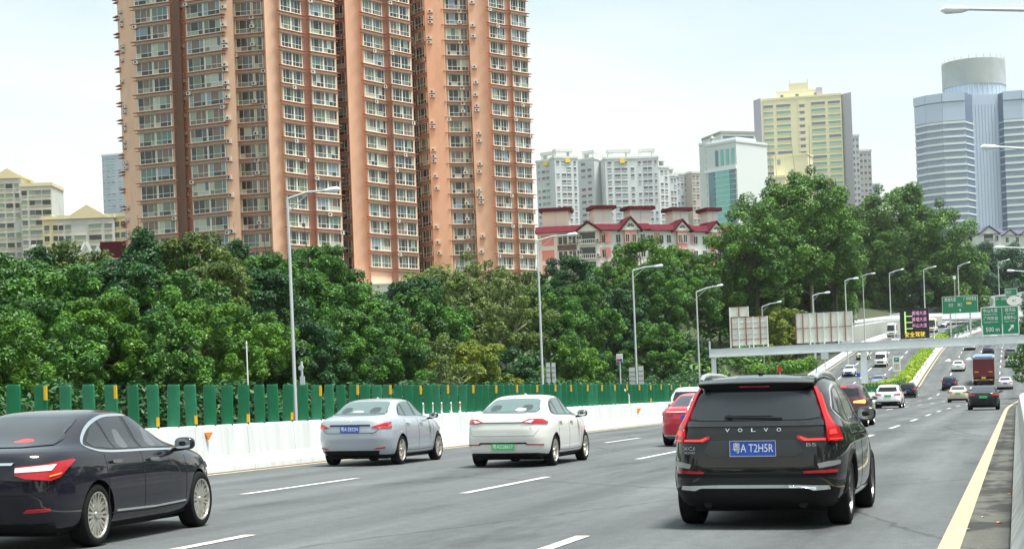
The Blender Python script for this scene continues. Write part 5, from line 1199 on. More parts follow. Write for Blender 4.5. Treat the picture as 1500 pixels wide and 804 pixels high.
# generic distant block
def block(name, label, cat, px0, px1, Z0, Z1, ytop, depth, wallm, fh, cols, winm, zb=2, pyref=None, wh=.5, bands=None, parapet=True, first=1.2, colspec=None, gaps=None, root=None, frame=None, jitter=.0, seed=1, proud=.06, wname='windows'):
    pyref = pyref or ytop
    a, b = P(px0, pyref, Z0), P(px1, pyref, Z1); zt = P((px0 + px1) / 2, ytop, (Z0 + Z1) / 2).z
    new = root is None
    if new: root = empty(name, (a.x, a.y, zb), label, cat)
    ro = root.location.copy(); a = Vector((a.x, a.y, 0)); b = Vector((b.x, b.y, 0)); d = b - a; L_ = d.length; t = d / L_; n = Vector((t.y, -t.x, 0)); bk = -n * depth
    mb = MB(); mb.hexa([Vector((p.x, p.y, z)) - ro for z in (zb, zt) for p in (a, b, b + bk, a + bk)]); mb.build('wall', wallm, root)
    if parapet:
        mb = MB(); e_ = n * .3
        mb.hexa([Vector((p.x, p.y, z)) - ro for z in (zt + .002, zt + 1.0) for p in (a + e_ - t * .3, b + e_ + t * .3, b + bk + t * .3, a + bk - t * .3)]); mb.build('parapet', frame or wallm, root)
    rnd = random.Random(seed); mb = MB(); nmat = winm if isinstance(winm, list) else [winm]
    cols_ = colspec or [((i + .2) / cols, (i + .8) / cols) for i in range(cols)]
    z = zt - first - fh * wh
    while z > zb + 8:
        for (s0, s1) in cols_:
            if rnd.random() < jitter: continue
            q0 = a + t * (s0 * L_) + n * proud; q1 = a + t * (s1 * L_) + n * proud; k = rnd.randrange(len(nmat))
            mb.face([Vector((q0.x, q0.y, z)) - ro, Vector((q1.x, q1.y, z)) - ro, Vector((q1.x, q1.y, z + fh * wh)) - ro, Vector((q0.x, q0.y, z + fh * wh)) - ro], k)
            r0, r1 = a + t * (s0 * L_ - .05), a + t * (s1 * L_ + .05)
            o_ = n * (proud + .18)
            mb.hexa([Vector((p.x, p.y, zz)) - ro for zz in (z - .18, z) for p in (r0 + o_, r1 + o_, r1, r0)], len(nmat))
            mb.hexa([Vector((p.x, p.y, zz)) - ro for zz in (z + fh * wh, z + fh * wh + .12) for p in (r0 + o_, r1 + o_, r1, r0)], len(nmat))
        z -= fh
    if mb.v: mb.build(wname, nmat + [frame or wallm], root, kind='stuff')
    return root, a, b, t, n, zt, L_
GREYW = mat('grey_tile_wall', (.60, .63, .64), .7, noise=(.08, .5, (.53, .56, .57))); GREYW2 = mat('grey_side_wall', (.52, .55, .58), .7); GREYF = mat('grey_frame', (.66, .68, .66), .7)
wd = [mat('far_pane_dark', (.16, .19, .23), .3), mat('far_pane_mid', (.30, .34, .38), .3), mat('far_pane_plum', (.24, .18, .22), .3)]
specs = [(785, 812, 806, 800, 226, 'leftmost'), (812, 846, 796, 800, 221, 'second'), (846, 870, 812, 806, 224, 'third'), (870, 884, 815, 812, 231, 'fourth'), (886, 932, 798, 800, 222, 'fifth, widest'), (932, 964, 806, 806, 221, 'sixth, tall,'), (964, 980, 812, 815, 235, 'seventh'), (980, 992, 822, 824, 247, 'eighth')]
for i, (p0, p1, z0, z1, yt, nm) in enumerate(specs):
    cs = [(.08, .2), (.30, .48), (.52, .70), (.82, .92)] if p1 - p0 > 25 else [(.2, .45), (.58, .82)]
    r_, a, b, t, n, zt, L_ = block('apartment_block', nm + ' of the pale grey apartment blocks beyond the pink low-rise', 'apartment block', p0, p1, z0, z1, yt + 11, 18, GREYW if i % 2 == 0 or p1 - p0 > 30 else GREYW2, 3.0, 4, wd, zb=2, colspec=cs, wh=.42, frame=GREYF, jitter=.12, seed=i)
    # open crown frame on the roof
    ro = r_.location; H_ = (11) * 800 / F
    for s in ((.15, .27), (.73, .85)):
        q0, q1 = a + t * (s[0] * L_) - n * 2, a + t * (s[1] * L_) - n * 2; mb = MB()
        mb.hexa([Vector((p.x, p.y, z)) - ro for z in (zt + 1.0, zt + H_) for p in (q0, q1, q1 - n * 4, q0 - n * 4)]); mb.build('crown_pier', GREYF, r_)
    q0, q1 = a + t * (.12 * L_) - n * 1.8, a + t * (.88 * L_) - n * 1.8; mb = MB(); mb.hexa([Vector((p.x, p.y, z)) - ro for z in (zt + H_, zt + H_ + 1.2) for p in (q0, q1, q1 - n * 4.4, q0 - n * 4.4)]); mb.build('crown_beam', GREYF, r_)
    if i in (1, 4, 0): 
        c = a + t * (.55 * L_) + n * .3; mb = MB(); mb.box(-1.2, 1.2, -.3, 0, -2, -.3); o = mb.build('roof_emblem', M['signyellow'], r_); o.location = Vector((c.x, c.y, zt)) - ro; o.rotation_euler.z = math.atan2(t.y, t.x)
BROWNW = mat('pale_brown_wall', (.50, .44, .38), .7)
block('apartment_block', 'pale brown-grey block right of the grey apartment row', 'apartment block', 990, 1013, 850, 852, 256, 16, GREYW2, 3.1, 4, wd, frame=GREYF, jitter=.1, seed=21, wh=.4)
block('apartment_block', 'light tan block beside the white and teal building', 'apartment block', 1013, 1036, 846, 850, 254, 16, BROWNW, 3.1, 4, wd, frame=GREYF, jitter=.1, seed=22, wh=.4)
# white & teal building
WH = mat('white_cladding', (.66, .70, .70), .5, noise=(.05, .4, (.58, .63, .64))); TEAL = mat('teal_glass', (.16, .50, .47), .15, spec=.7, noise=(.12, .7, (.28, .62, .58), (1, 1, .1))); TEALD = mat('teal_dark_glass', (.14, .28, .33), .2, noise=(.15, .6))
r_, a, b, t, n, zt, L_ = block('office_building', 'white office building with a tall teal glass front', 'office building', 1032, 1078, 702, 690, 212, 20, WH, 3.5, 5, TEALD, colspec=[(.03, .04)], frame=WH)
ro = r_.location
def facepanel(r_, a, t, n, L_, s0, s1, z0, z1, m, name, proud=.25):
    ro = r_.location; q0, q1 = a + t * (s0 * L_), a + t * (s1 * L_); mb = MB()
    mb.hexa([Vector((p.x, p.y, z)) - ro for z in (z0, z1) for p in (q0 + n * proud, q1 + n * proud, q1, q0)]); return mb.build(name, m, r_)
pz = lambda y, Z, x=1055: P(x, y, Z).z
facepanel(r_, a, t, n, L_, .32, .78, 4, pz(251, 696), TEAL, 'curtain_wall', .4)
facepanel(r_, a, t, n, L_, .10, .30, 4, pz(252, 696), TEALD, 'curtain_wall', .3)
facepanel(r_, a, t, n, L_, .80, .95, 4, pz(252, 696), TEALD, 'curtain_wall', .3)
for k in range(4): facepanel(r_, a, t, n, L_, .34 + k * .17, .42 + k * .17, pz(243, 696), pz(220, 696), TEALD if k == 0 else TEAL, 'window', .3)
facepanel(r_, a, t, n, L_, -.02, 1.0, pz(251, 696), pz(246.5, 696), M['whitesteel'], 'band', .6)
for k in range(12): facepanel(r_, a, t, n, L_, .30, .97, pz(258 + k * 7.5, 696), pz(257.3 + k * 7.5, 696), WH, 'mullion', .5)
c = P(1038, 208, 700); mb = MB(); z0 = P(1040, 213, 700).z - c.z; mb.lathe([(z0, 1.0), (z0 + 1.5, 1.3), (z0 + 2.4, .7), (z0 + 3.2, 1.1), (z0 + 4.2, .2)], 'z', 12); o = mb.build('roof_sculpture', M['wframe2'], r_); o.location = Vector((c.x, c.y, c.z)) + Vector((1, 3, 0)) - ro
r2, a2, b2, t2, n2, zt2, L2 = block('office_building', 'white side wing with orange marks beside the teal glass front', 'office building', 1078, 1106, 692, 700, 206, 20, WH, 3.5, 5, [TEALD, wd[1]], colspec=[(.02, .14), (.22, .32), (.80, .97)], frame=WH, seed=4, wh=.6)
for k in range(5): facepanel(r2, a2, t2, n2, L2, .45, .68, pz(256 + k * 16, 696), pz(248 + k * 16, 696), mat('faint_orange_mark', (.62, .50, .28), .6) if k == 0 else bpy.data.materials['faint_orange_mark'], 'emblem', .3)
block('office_building', 'white rooftop storey behind the teal glass building with dark edge', 'office building', 1056, 1106, 740, 745, 196, 20, WH, 4, 4, TEALD, colspec=[(.05, .95)], frame=M['wframe2'], zb=60, wh=.2)
# yellow hotel
YW = mat('pale_yellow_wall', (.74, .70, .48), .65, noise=(.05, .4, (.69, .65, .46))); GP = mat('grey_pier', (.44, .44, .50), .6); ST = [mat('strip_window_teal', (.25, .46, .42), .25), mat('strip_window_teal_b', (.32, .52, .47), .25), mat('strip_window_dark', (.20, .26, .34), .25)]
r_, a, b, t, n, zt, L_ = block('hotel_tower', 'pale yellow stepped tower with grey end piers and teal window strips', 'tower', 1113, 1232, 846, 838, 144, 26, YW, 3.3, 4, ST, colspec=[(.04, .16), (.20, .375), (.63, .80), (.84, .985)], wh=.42, frame=YW, seed=5, first=2.5)
ro = r_.location
facepanel(r_, a, t, n, L_, .485, .545, 30, zt - 2, ST[2], 'window_strip', .12)
for k in range(20): facepanel(r_, a, t, n, L_, .47, .56, zt - 2 - 3.3 * k - 1.2, zt - 2 - 3.3 * k + .6, YW, 'spandrel', .3)
def onroof(s0, s1, y0, y1, m, name, dep=12, off=2):
    q0, q1 = a + t * (s0 * L_) - n * off, a + t * (s1 * L_) - n * off; mb = MB()
    mb.hexa([Vector((p.x, p.y, z)) - ro for z in (P(1170, y0, 842).z, P(1170, y1, 842).z) for p in (q0, q1, q1 - n * dep, q0 - n * dep)]); return mb.build(name, m, r_)
onroof(.20, .78, 145.5, 131, YW, 'roof_storey', 14, 3); onroof(.36, .60, 131.2, 120, YW, 'roof_storey', 12, 3.5); onroof(.10, .20, 145.5, 140, GP, 'plant_room', 8, 4); onroof(.70, .77, 142, 129, GP, 'plant_room', 3, -.0 + 2.6)
for s in (.25, .44, .67): onroof(s, s + .04, 140, 136.5, wd[0], 'window', .3, 2.75)
for s in (.37, .59): onroof(s, s + .006, 120, 113, GP, 'antenna', .6, 5)
for p0, p1, y in ((1103.5, 1114, 146), (1231, 1247, 137)):
    aa, bb = P(p0, 150, 840), P(p1, 150, 834); mb = MB(); z1 = P((p0 + p1) / 2, y, 837).z
    mb.hexa([Vector((p.x, p.y, z)) - ro for z in (2, z1) for p in (aa, bb, bb - n * 24, aa - n * 24)]); mb.build('end_pier', GP, r_)
block('building', 'low yellow block in front of the yellow tower above the hill trees', 'building', 1091, 1150, 800, 796, 262, 20, YW, 3.3, 4, wd, colspec=[(.2, .26)], frame=YW, first=8)
block('building', 'small yellow wing on the lower face of the yellow tower', 'building', 1133, 1183, 812, 806, 229, 12, YW, 5, 3, wd, colspec=[(.1, .2), (.5, .58)], frame=YW, jitter=.4, seed=9)
block('apartment_block', 'white block immediately right of the yellow tower', 'apartment block', 1247, 1258, 900, 900, 200, 16, mat('pale_wall_b', (.62, .64, .66), .7), 3.2, 2, wd, frame=GREYF)
block('apartment_block', 'beige block with dark window columns behind the hill trees', 'apartment block', 1258, 1276, 920, 920, 222, 16, mat('pale_wall_c', (.56, .53, .50), .7), 3.2, 3, wd, frame=GREYF)
block('apartment_block', 'small blue-grey block, lowest of the cluster right of the yellow tower', 'apartment block', 1276, 1288, 980, 980, 271, 16, mat('blue_wall_c', (.40, .46, .60), .6), 3.2, 3, wd, frame=GREYF)
# glass tower at right
BG = mat('blue_curtain_wall', (.27, .35, .46), .18, spec=.8, noise=(.06, .7, (.19, .26, .36), (1, 1, .6))); BG2 = mat('pale_blue_curtain_wall', (.46, .56, .70), .18, spec=.8, noise=(.06, .5, (.38, .48, .62), (1, 1, .2))); BGD = mat('blue_grey_recess', (.15, .20, .29), .25); BGR = mat('white_spandrel', (.72, .78, .78), .4)
nodes = [(1343, 862, 'w'), (1360, 855, 'w'), (1384, 850, 'w'), (1417, 848, 'd'), (1428, 856, 'p'), (1466, 856, 'd'), (1473, 852, 'w'), (1500, 850, 'w'), (1545, 852, 'x')]
gpts = [P(px, 250, Z) for px, Z, k in nodes]; ztg = P(1380, 138, 850).z
root = empty('glass_tower', (gpts[0].x, gpts[0].y, 2), 'blue glass office tower with white floor bands and a drum on its roof', 'office tower'); ro = root.location.copy()
mb = MB(); vd = ray(1440, 250); back = Vector((vd.x, vd.y, 0)).normalized() * 40; km = {'w': 0, 'd': 1, 'p': 2, 'x': 0}
poly = [Vector((p.x, p.y, 0)) for p in gpts]; pl = poly + [poly[-1] + back, poly[0] + back]
for i in range(len(pl)):
    p, q = pl[i], pl[(i + 1) % len(pl)]; k = km[nodes[i][2]] if i < len(nodes) else 0
    mb.face([Vector((p.x, p.y, 2)) - ro, Vector((q.x, q.y, 2)) - ro, Vector((q.x, q.y, ztg)) - ro, Vector((p.x, p.y, ztg)) - ro], k)
mb.face([Vector((p.x, p.y, ztg)) - ro for p in pl], 0); mb.build('curtain_wall', [BG, BGD, BG2], root)
zb_ = ztg - 14; k = 0; rnd = random.Random(4)
def gband(i0, i1, z, h, m, name, out=.5):
    mb = MB()
    for i in range(i0, i1):
        p, q = poly[i], poly[i + 1]; tt = (q - p).normalized(); nn = Vector((tt.y, -tt.x, 0)) * out
        mb.hexa([Vector((v.x, v.y, zz)) - ro for zz in (z, z + h) for v in (p + nn, q + nn, q, p)])
    return mb.build(name, m, root)
z = ztg - 15
gband(0, 3, ztg - 4, 4.3, BG2, 'crown_band', .7); gband(0, 3, ztg - 13.5, 9, BG2, 'upper_glazing', .25); gband(6, 8, ztg - 4, 4.3, BG2, 'crown_band', .7); gband(6, 8, ztg - 13.5, 9, BG2, 'upper_glazing', .25)
while z > 60:
    gband(0, 3, z, 1.0, BGR, 'floor_band'); gband(6, 8, z, 1.0, BGR, 'floor_band'); gband(3, 4, z, .7, BGR, 'floor_band', .2); gband(5, 6, z, .7, BG2, 'floor_band', .2)
    p, q = poly[4], poly[5]; tt = (q - p).normalized(); nn = Vector((tt.y, -tt.x, 0)); mb = MB(); s0 = p + tt * .6; s1 = p + tt * 3.2
    if z < ztg - 90: mb.hexa([Vector((v.x, v.y, zz)) - ro for zz in (z, z + 2.4) for v in (s0 + nn * .2, s1 + nn * .2, s1, s0)]); mb.build('window', wd[0], root)
    z -= 3.5
# window mullions of the faces
mb = MB()
for i in (0, 1, 2, 4, 6, 7):
    p, q = poly[i], poly[i + 1]; L2_ = (q - p).length; tt = (q - p) / L2_; nn = Vector((tt.y, -tt.x, 0)); s = 1.5
    while s < L2_: 
        v = p + tt * s; mb.hexa([Vector((w_.x, w_.y, zz)) - ro for zz in (40, ztg - 5) for w_ in (v + nn * .15 - tt * .08, v + nn * .15 + tt * .08, v + tt * .08, v - tt * .08)]); s += 1.6
mb.build('mullions', BG, root, kind='stuff')
c0, c1 = P(1381, 110, 862), P(1471, 110, 862); cc = (c0 + c1) / 2; rad = (c1 - c0).length / 2; cc += Vector((back.x, back.y, 0)) * .3; zt2 = P(1425, 87, 862).z
mb = MB(); mb.lathe([(ztg, rad), (ztg + (zt2 - ztg) * .32, rad), ], 'z', 48, 0); mb.lathe([(ztg + (zt2 - ztg) * .32, rad + .3), (zt2, rad + .3), (zt2, rad - 1.5), (zt2 - 2, rad - 1.5), (zt2 - 2, .01)], 'z', 48, 1)
o = mb.build('roof_drum', [BG2, mat('drum_grey', (.40, .44, .44), .5, noise=(.1, .4))], root, fix=False); o.location = Vector((cc.x, cc.y, 0)) - Vector((ro.x, ro.y, ro.z))
mb = MB()
for j in range(26): 
    t_ = 2 * math.pi * j / 26; mb.box(-.15, .15, -.15, .15, zt2, zt2 + 1.8, T=Matrix.Translation((rad * math.cos(t_), rad * math.sin(t_), 0)))
for j in range(9): t_ = 2 * math.pi * (j + .5) / 26
o = mb.build('railing', GREYF, root); o.location = Vector((cc.x, cc.y, 0)) - ro; o['kind'] = 'stuff'
mb = MB()
for j in range(40): t_ = 2 * math.pi * j / 40; mb.box(-.12, .12, -.12, .12, ztg, ztg + (zt2 - ztg) * .32, T=Matrix.Translation(((rad + .1) * math.cos(t_), (rad + .1) * math.sin(t_), 0)))
o = mb.build('drum_mullions', BGR, root); o.location = Vector((cc.x, cc.y, 0)) - ro; o['kind'] = 'stuff'

# gabled low-rise rows -------------------------------------------------
WHW = mat('white_render', (.80, .83, .82), .7, noise=(.15, .4, (.60, .64, .62))); PNK = mat('pink_render', (.72, .30, .28), .7, noise=(.2, .4, (.62, .27, .25))); MAR = mat('maroon_roof_tile', (.105, .012, .024), .85, spec=.15, noise=(1.2, .6, (.07, .010, .018))); CRM = mat('cream_render', (.76, .77, .71), .7); NAVY = mat('dark_roof_tile', (.06, .06, .12), .6)
def lowwin(name='window'):
    mb = MB(); mb.face([(-.6, -.06, 0), (.6, -.06, 0), (.6, -.06, 1.6), (-.6, -.06, 1.6)], 1)
    for x0, x1, z0, z1 in ((-.66, -.56, 0, 1.6), (.56, .66, 0, 1.6), (-.66, .66, -.1, 0), (-.66, .66, 1.6, 1.7), (-.04, .04, 0, 1.6)): mb.box(x0, x1, -.12, 0, z0, z1)
    return mb.mesh(name, [M['wframe'], GM[2]])
LW = lowwin()
mb = MB(); mb.box(-2.1, 2.1, -1.2, 0, -.15, 0, 0); mb.box(-2.1, 2.1, -1.2, -1.12, .75, .85, 0)
for i in range(9): x = -2.05 + 4.1 * i / 8; mb.box(x - .05, x + .05, -1.19, -1.13, 0, .75, 0)
mb.face([(-2, -.02, 0), (2, -.02, 0), (2, -.02, 2.3), (-2, -.02, 2.3)], 1); BALC = mb.mesh('balcony', [WHW, GM[2]])
def lowrise(label, px0, px1, Z0, Z1, yeave, nfl, zb, feats, fh=3.0, roofm=MAR, wall=WHW, depth=12, yref=350):
    """feats: list of (px, kind, halfwidth_px) on the facade"""
    a, b = P(px0, yref, Z0), P(px1, yref, Z1); root = empty('apartment_house', (a.x, a.y, zb), label, 'apartment house'); ro = root.location.copy()
    a = Vector((a.x, a.y, 0)); b = Vector((b.x, b.y, 0)); d = b - a; L_ = d.length; t = d / L_; n = Vector((t.y, -t.x, 0)); zt = P((px0 + px1) / 2, yeave, (Z0 + Z1) / 2).z; ang = math.atan2(t.y, t.x)
    W = lambda s, o_, z: a + t * s + n * o_ + Vector((0, 0, z)) - ro
    def bx(s0, s1, o0, o1, z0, z1, m, name):
        mb = MB(); mb.hexa([W(s, o_, z) for z in (z0, z1) for s, o_ in ((s0, o1), (s1, o1), (s1, o0), (s0, o0))]); return mb.build(name, m, root)
    bx(0, L_, -depth, 0, zb, zt, wall, 'wall')
    mb = MB(); e0, e1 = -.5, L_ + .5; zr_ = zt + 1.5     # sloped roof skirt
    mb.hexa([W(e0, -depth, zt + .02), W(e1, -depth, zt + .02), W(e1, .9, zt + .02), W(e0, .9, zt + .02), W(e0, -depth, zr_), W(e1, -depth, zr_), W(e1, -1.6, zr_), W(e0, -1.6, zr_)]); mb.build('roof', roofm, root)
    ribs = MB()
    S_of = lambda px: ((px - px0) / (px1 - px0)) * L_
    for (px, kind, hw) in feats:
        s = S_of(px); h = hw / (px1 - px0) * L_
        if kind == 'gable' or kind == 'gablelow':
            gh = h * (1.15 if kind == 'gable' else .72); z0 = zt - .1
            mb = MB(); mb.face([W(s - h, 1.0, z0), W(s + h, 1.0, z0), W(s, 1.0, z0 + gh)]); mb.face([W(s - h, 0, z0), W(s, 0, z0 + gh), W(s + h, 0, z0)]); mb.face([W(s - h, 1, z0), W(s - h, 0, z0), W(s + h, 0, z0), W(s + h, 1, z0)])
            g_ = mb.build('gable', WHW if kind == 'gablelow' else CRM, root)
            for sg in (-1, 1):
                mb = MB(); th = .45; o0, o1 = -6, 1.35
                p0 = (s + sg * (h + .5), z0 - .35); p1 = (s, z0 + gh + .1)
                mb.hexa([W(p0[0], o1, p0[1]), W(p1[0], o1, p1[1]), W(p1[0], o0, p1[1]), W(p0[0], o0, p0[1]), W(p0[0], o1, p0[1] + th), W(p1[0], o1, p1[1] + th), W(p1[0], o0, p1[1] + th), W(p0[0], o0, p0[1] + th)]); mb.build('gable_roof', roofm, root)
            if kind == 'gable':
                mb = MB(); r_ = h * .36; c0 = (s, z0 + gh * .28)
                for q in range(4):
                    a0 = math.pi * q / 4 + .06; a1 = math.pi * (q + 1) / 4 - .06
                    mb.face([W(c0[0] + .12 * r_ * math.cos((a0 + a1) / 2), 1.04, c0[1] + .12 * r_ * math.sin((a0 + a1) / 2))] + [W(c0[0] + r_ * math.cos(x), 1.04, c0[1] + r_ * math.sin(x)) for x in np.linspace(a0, a1, 4)])
                mb.build('fan_window', GM[2], root, fix=False)
                bx(s - h * .62, s + h * .62, 0, .8, zb, zt - .12, PNK, 'bay')
        if kind == 'penthouse':
            z1 = zt + 4.7; h *= .8; bx(s - h, s + h, -6.5, -3, zr_ - .2, z1, CRM, 'penthouse'); bx(s - h - .7, s + h + .7, -7, -2.2, z1, z1 + .7, roofm, 'penthouse_roof'); bx(s - .05, s + .05, -2.995, -2.9, zr_, z1, GREYF, 'penthouse_joint')
        if kind == 'pink': 
            for f in range(nfl): bx(s - h, s + h, 0, .06, zt - .5 - fh * f - 2.1, zt - .5 - fh * f, PNK, 'render_panel')
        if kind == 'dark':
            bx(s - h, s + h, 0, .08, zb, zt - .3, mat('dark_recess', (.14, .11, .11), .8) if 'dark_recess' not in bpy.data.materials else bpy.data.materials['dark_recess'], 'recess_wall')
        if kind in ('win', 'bal', 'wins', 'dark', 'gable'):
            for f in range(nfl):
                z = zt - fh * f - 2.5
                if kind == 'bal': o = bpy.data.objects.new('balcony', BALC); o.scale.x = h / 2.1; off = .02; z -= .1
                else: o = bpy.data.objects.new('window', LW); off = .1 if kind == 'dark' else (.82 if kind == 'gable' else 0.01); o.scale.x = min(1.6, h / .66) if kind != 'win' else .8
                o.location = W(s, off, z); o.rotation_euler.z = ang; put(o, root)
                if kind == 'gable':
                    o.scale.x = .7; o.location = W(s - h * .35, off, z); o2 = o.copy(); o2.location = W(s + h * .35, off, z); put(o2, root)
                if kind == 'bal' or (kind == 'dark'):
                    o3 = bpy.data.objects.new('air_conditioner', AC_ME); o3.location = W(s + h + .5, .05, z + .3); o3.rotation_euler.z = ang; put(o3, root)
    return root
lowrise('pink and white low-rise with low pale gable and maroon roof, nearest the right tower', 787, 878, 350, 348, 340, 5, 6, [(802, 'pink', 9), (824, 'dark', 8), (838, 'dark', 6), (860, 'bal', 12), (862, 'gablelow', 16), (812, 'penthouse', 24), (848, 'win', 3), (890, 'pink', 4)], yref=340)
lowrise('pink and white low-rise under the second maroon gable', 878, 950, 348, 350, 337, 5, 6, [(884, 'pink', 6), (884, 'win', 3), (905, 'win', 3), (922, 'gable', 14), (890, 'penthouse', 17), (941, 'win', 2.5)], yref=340)
lowrise('pink and white low-rise under the third maroon gable', 950, 1012, 350, 353, 338, 4, 6, [(952, 'wins', 5), (962, 'pink', 4), (968, 'win', 2.5), (979, 'win', 2.5), (997, 'gable', 11), (948, 'penthouse', 19)], yref=340)
lowrise('pink and white low-rise with the rightmost maroon gable, beside the hill trees', 1012, 1078, 353, 357, 340, 4, 6, [(1014, 'pink', 3), (1018, 'win', 2), (1031, 'win', 2.5), (1046, 'gable', 10), (1063, 'bal', 4), (1072, 'pink', 5), (1008, 'penthouse', 14), (1055, 'penthouse', 9)], yref=340)
# white houses at right under the glass tower
lowrise('white hillside house with dark roof below the glass tower, left one', 1392, 1430, 560, 556, 343, 2, 20, [(1398, 'win', 2), (1410, 'win', 2), (1422, 'win', 2), (1405, 'gablelow', 9)], roofm=NAVY, wall=CRM, yref=345)
lowrise('white hillside house with balcony gable below the glass tower, middle one', 1430, 1466, 552, 552, 342, 3, 20, [(1448, 'bal', 7), (1448, 'gablelow', 13), (1460, 'win', 2)], roofm=NAVY, wall=WHW, yref=345)
lowrise('white hillside house at the right edge below the glass tower', 1466, 1530, 556, 556, 343, 2, 20, [(1478, 'gablelow', 8), (1475, 'win', 2), (1490, 'win', 2), (1505, 'gablelow', 9)], roofm=NAVY, wall=CRM, yref=345)
# left cluster
LBW = mat('left_grey_wall', (.60, .60, .57), .7, noise=(.15, .4)); LBY = mat('left_cream_wall', (.70, .60, .38), .7)
def gabled(label, px0, px1, Z, yt, ypeak, pxpeak, hwpx, cols, m, seed, trim=LBY, name='apartment_block'):
    r_, a, b, t, n, zt, L_ = block(name, label, 'apartment block', px0, px1, Z, Z, yt, 14, m, 3.0, 4, [GM[2], GM[4], GM[8], GM[0]], colspec=cols, wh=.5, frame=trim, seed=seed, jitter=.05, first=1.6, proud=.12)
    ro = r_.location; s = (pxpeak - px0) / (px1 - px0) * L_; h = hwpx / (px1 - px0) * L_; zp = P(pxpeak, ypeak, Z).z; W = lambda s_, o_, z: a + t * s_ + n * o_ + Vector((0, 0, z)) - ro
    mb = MB(); mb.face([W(s - h, .5, zt), W(s + h, .5, zt), W(s, .5, zp)]); mb.face([W(s - h, -8, zt), W(s, -8, zp), W(s + h, -8, zt)]); mb.face([W(s - h, .5, zt), W(s, .5, zp), W(s, -8, zp), W(s - h, -8, zt)]); mb.face([W(s + h, .5, zt), W(s + h, -8, zt), W(s, -8, zp), W(s, .5, zp)]); mb.build('gable', trim, r_)
    return r_
gabled('grey-cream block with broad gable at the far left edge', -25, 30, 520, 262, 247, 11, 26, [(.05, .30), (.36, .55), (.60, .78), (.84, .95)], LBW, 3)
block('apartment_block', 'cream block with banded balconies right of the far-left gable', 'apartment block', 30, 75, 515, 515, 273, 14, LBW, 3.0, 4, [GM[0], GM[8], GM[4], GM[2]], colspec=[(.03, .2), (.28, .45), (.47, .66), (.70, .97)], wh=.52, frame=LBY, seed=8, proud=.12)
gabled('cream gabled block with dark balconies left of the salmon towers', 84, 166, 470, 320, 300, 128, 34, [(.02, .10), (.14, .24), (.30, .50), (.56, .78), (.84, .97)], LBW, 6)
gabled('low cream block between the two gabled blocks at left', 62, 90, 480, 322, 315, 76, 10, [(.1, .35), (.55, .8)], LBY, 7)
block('apartment_block', 'cream wing touching the left side of the salmon tower', 'apartment block', 164, 190, 472, 470, 318, 10, LBY, 3.0, 3, [GM[2], GM[4]], colspec=[(.1, .4), (.5, .9)], wh=.5, frame=LBY, seed=12, proud=.12)
BT = mat('bluish_tower_wall', (.48, .53, .62), .6, noise=(.08, .4)); block('tower_block', 'slim pale blue tower behind the cream blocks at left', 'tower', 149, 186, 905, 900, 228, 18, BT, 3.1, 5, [mat('far_teal', (.30, .44, .50), .3), wd[1]], colspec=[(.03, .09), (.18, .30), (.36, .5), (.62, .74), (.82, .92)], wh=.45, frame=mat('pale_green_frame', (.62, .72, .68), .5), seed=13, jitter=.15)
for (p0, p1, y, lb) in ((112, 140, 358, 'small white skylight gable behind the tree tops, left of the maroon hut'), (40, 60, 362, 'small white frame gable peeking over the leftmost trees')):
    a, b = P(p0, y + 25, 300), P(p1, y + 25, 300); c = P((p0 + p1) / 2, y - 3, 300); root = empty('skylight_gable', (a.x, a.y, 3), lb, 'roof gable'); ro = root.location.copy()
    for q0, q1 in ((a, c), (b, c)): mb = MB(); mb.tube([q0 - ro, q1 - ro], .35, 6); mb.build('rafter', M['signwhite'], root)
    for s in (.35, .7):
        mb = MB(); mb.tube([a.lerp(c, s) - ro, b.lerp(c, s) - ro], .15, 6); mb.build('rafter', M['signwhite'], root)
    mb = MB(); bk = Vector((0, 4, 0)); mb.face([a - ro + bk, b - ro + bk, c - ro + bk]); mb.build('roof', WHW, root, fix=False)
    mb = MB(); mb.hexa([Vector((p.x, p.y, z)) - ro for z in (3, a.z) for p in (a, b, b + bk, a + bk)]); mb.build('wall', WHW, root)
a, b = P(147, 372, 310), P(178, 372, 310); root = empty('hut', (a.x, a.y, 3), 'maroon roofed hut between the skylight gable and the salmon tower', 'hut'); ro = root.location.copy(); zt = P(160, 362, 310).z; mb = MB(); bk = Vector((-1, 6, 0)); mb.hexa([Vector((p.x, p.y, z)) - ro for z in (3, zt - 2) for p in (a, b, b + bk, a + bk)]); mb.build('wall', PNK, root)
mb = MB(); mb.hexa([Vector((p.x, p.y, z)) - ro for z in (zt - 2, zt + 1) for p in (a, b, b + bk, a + bk)]); mb.build('roof', MAR, root)
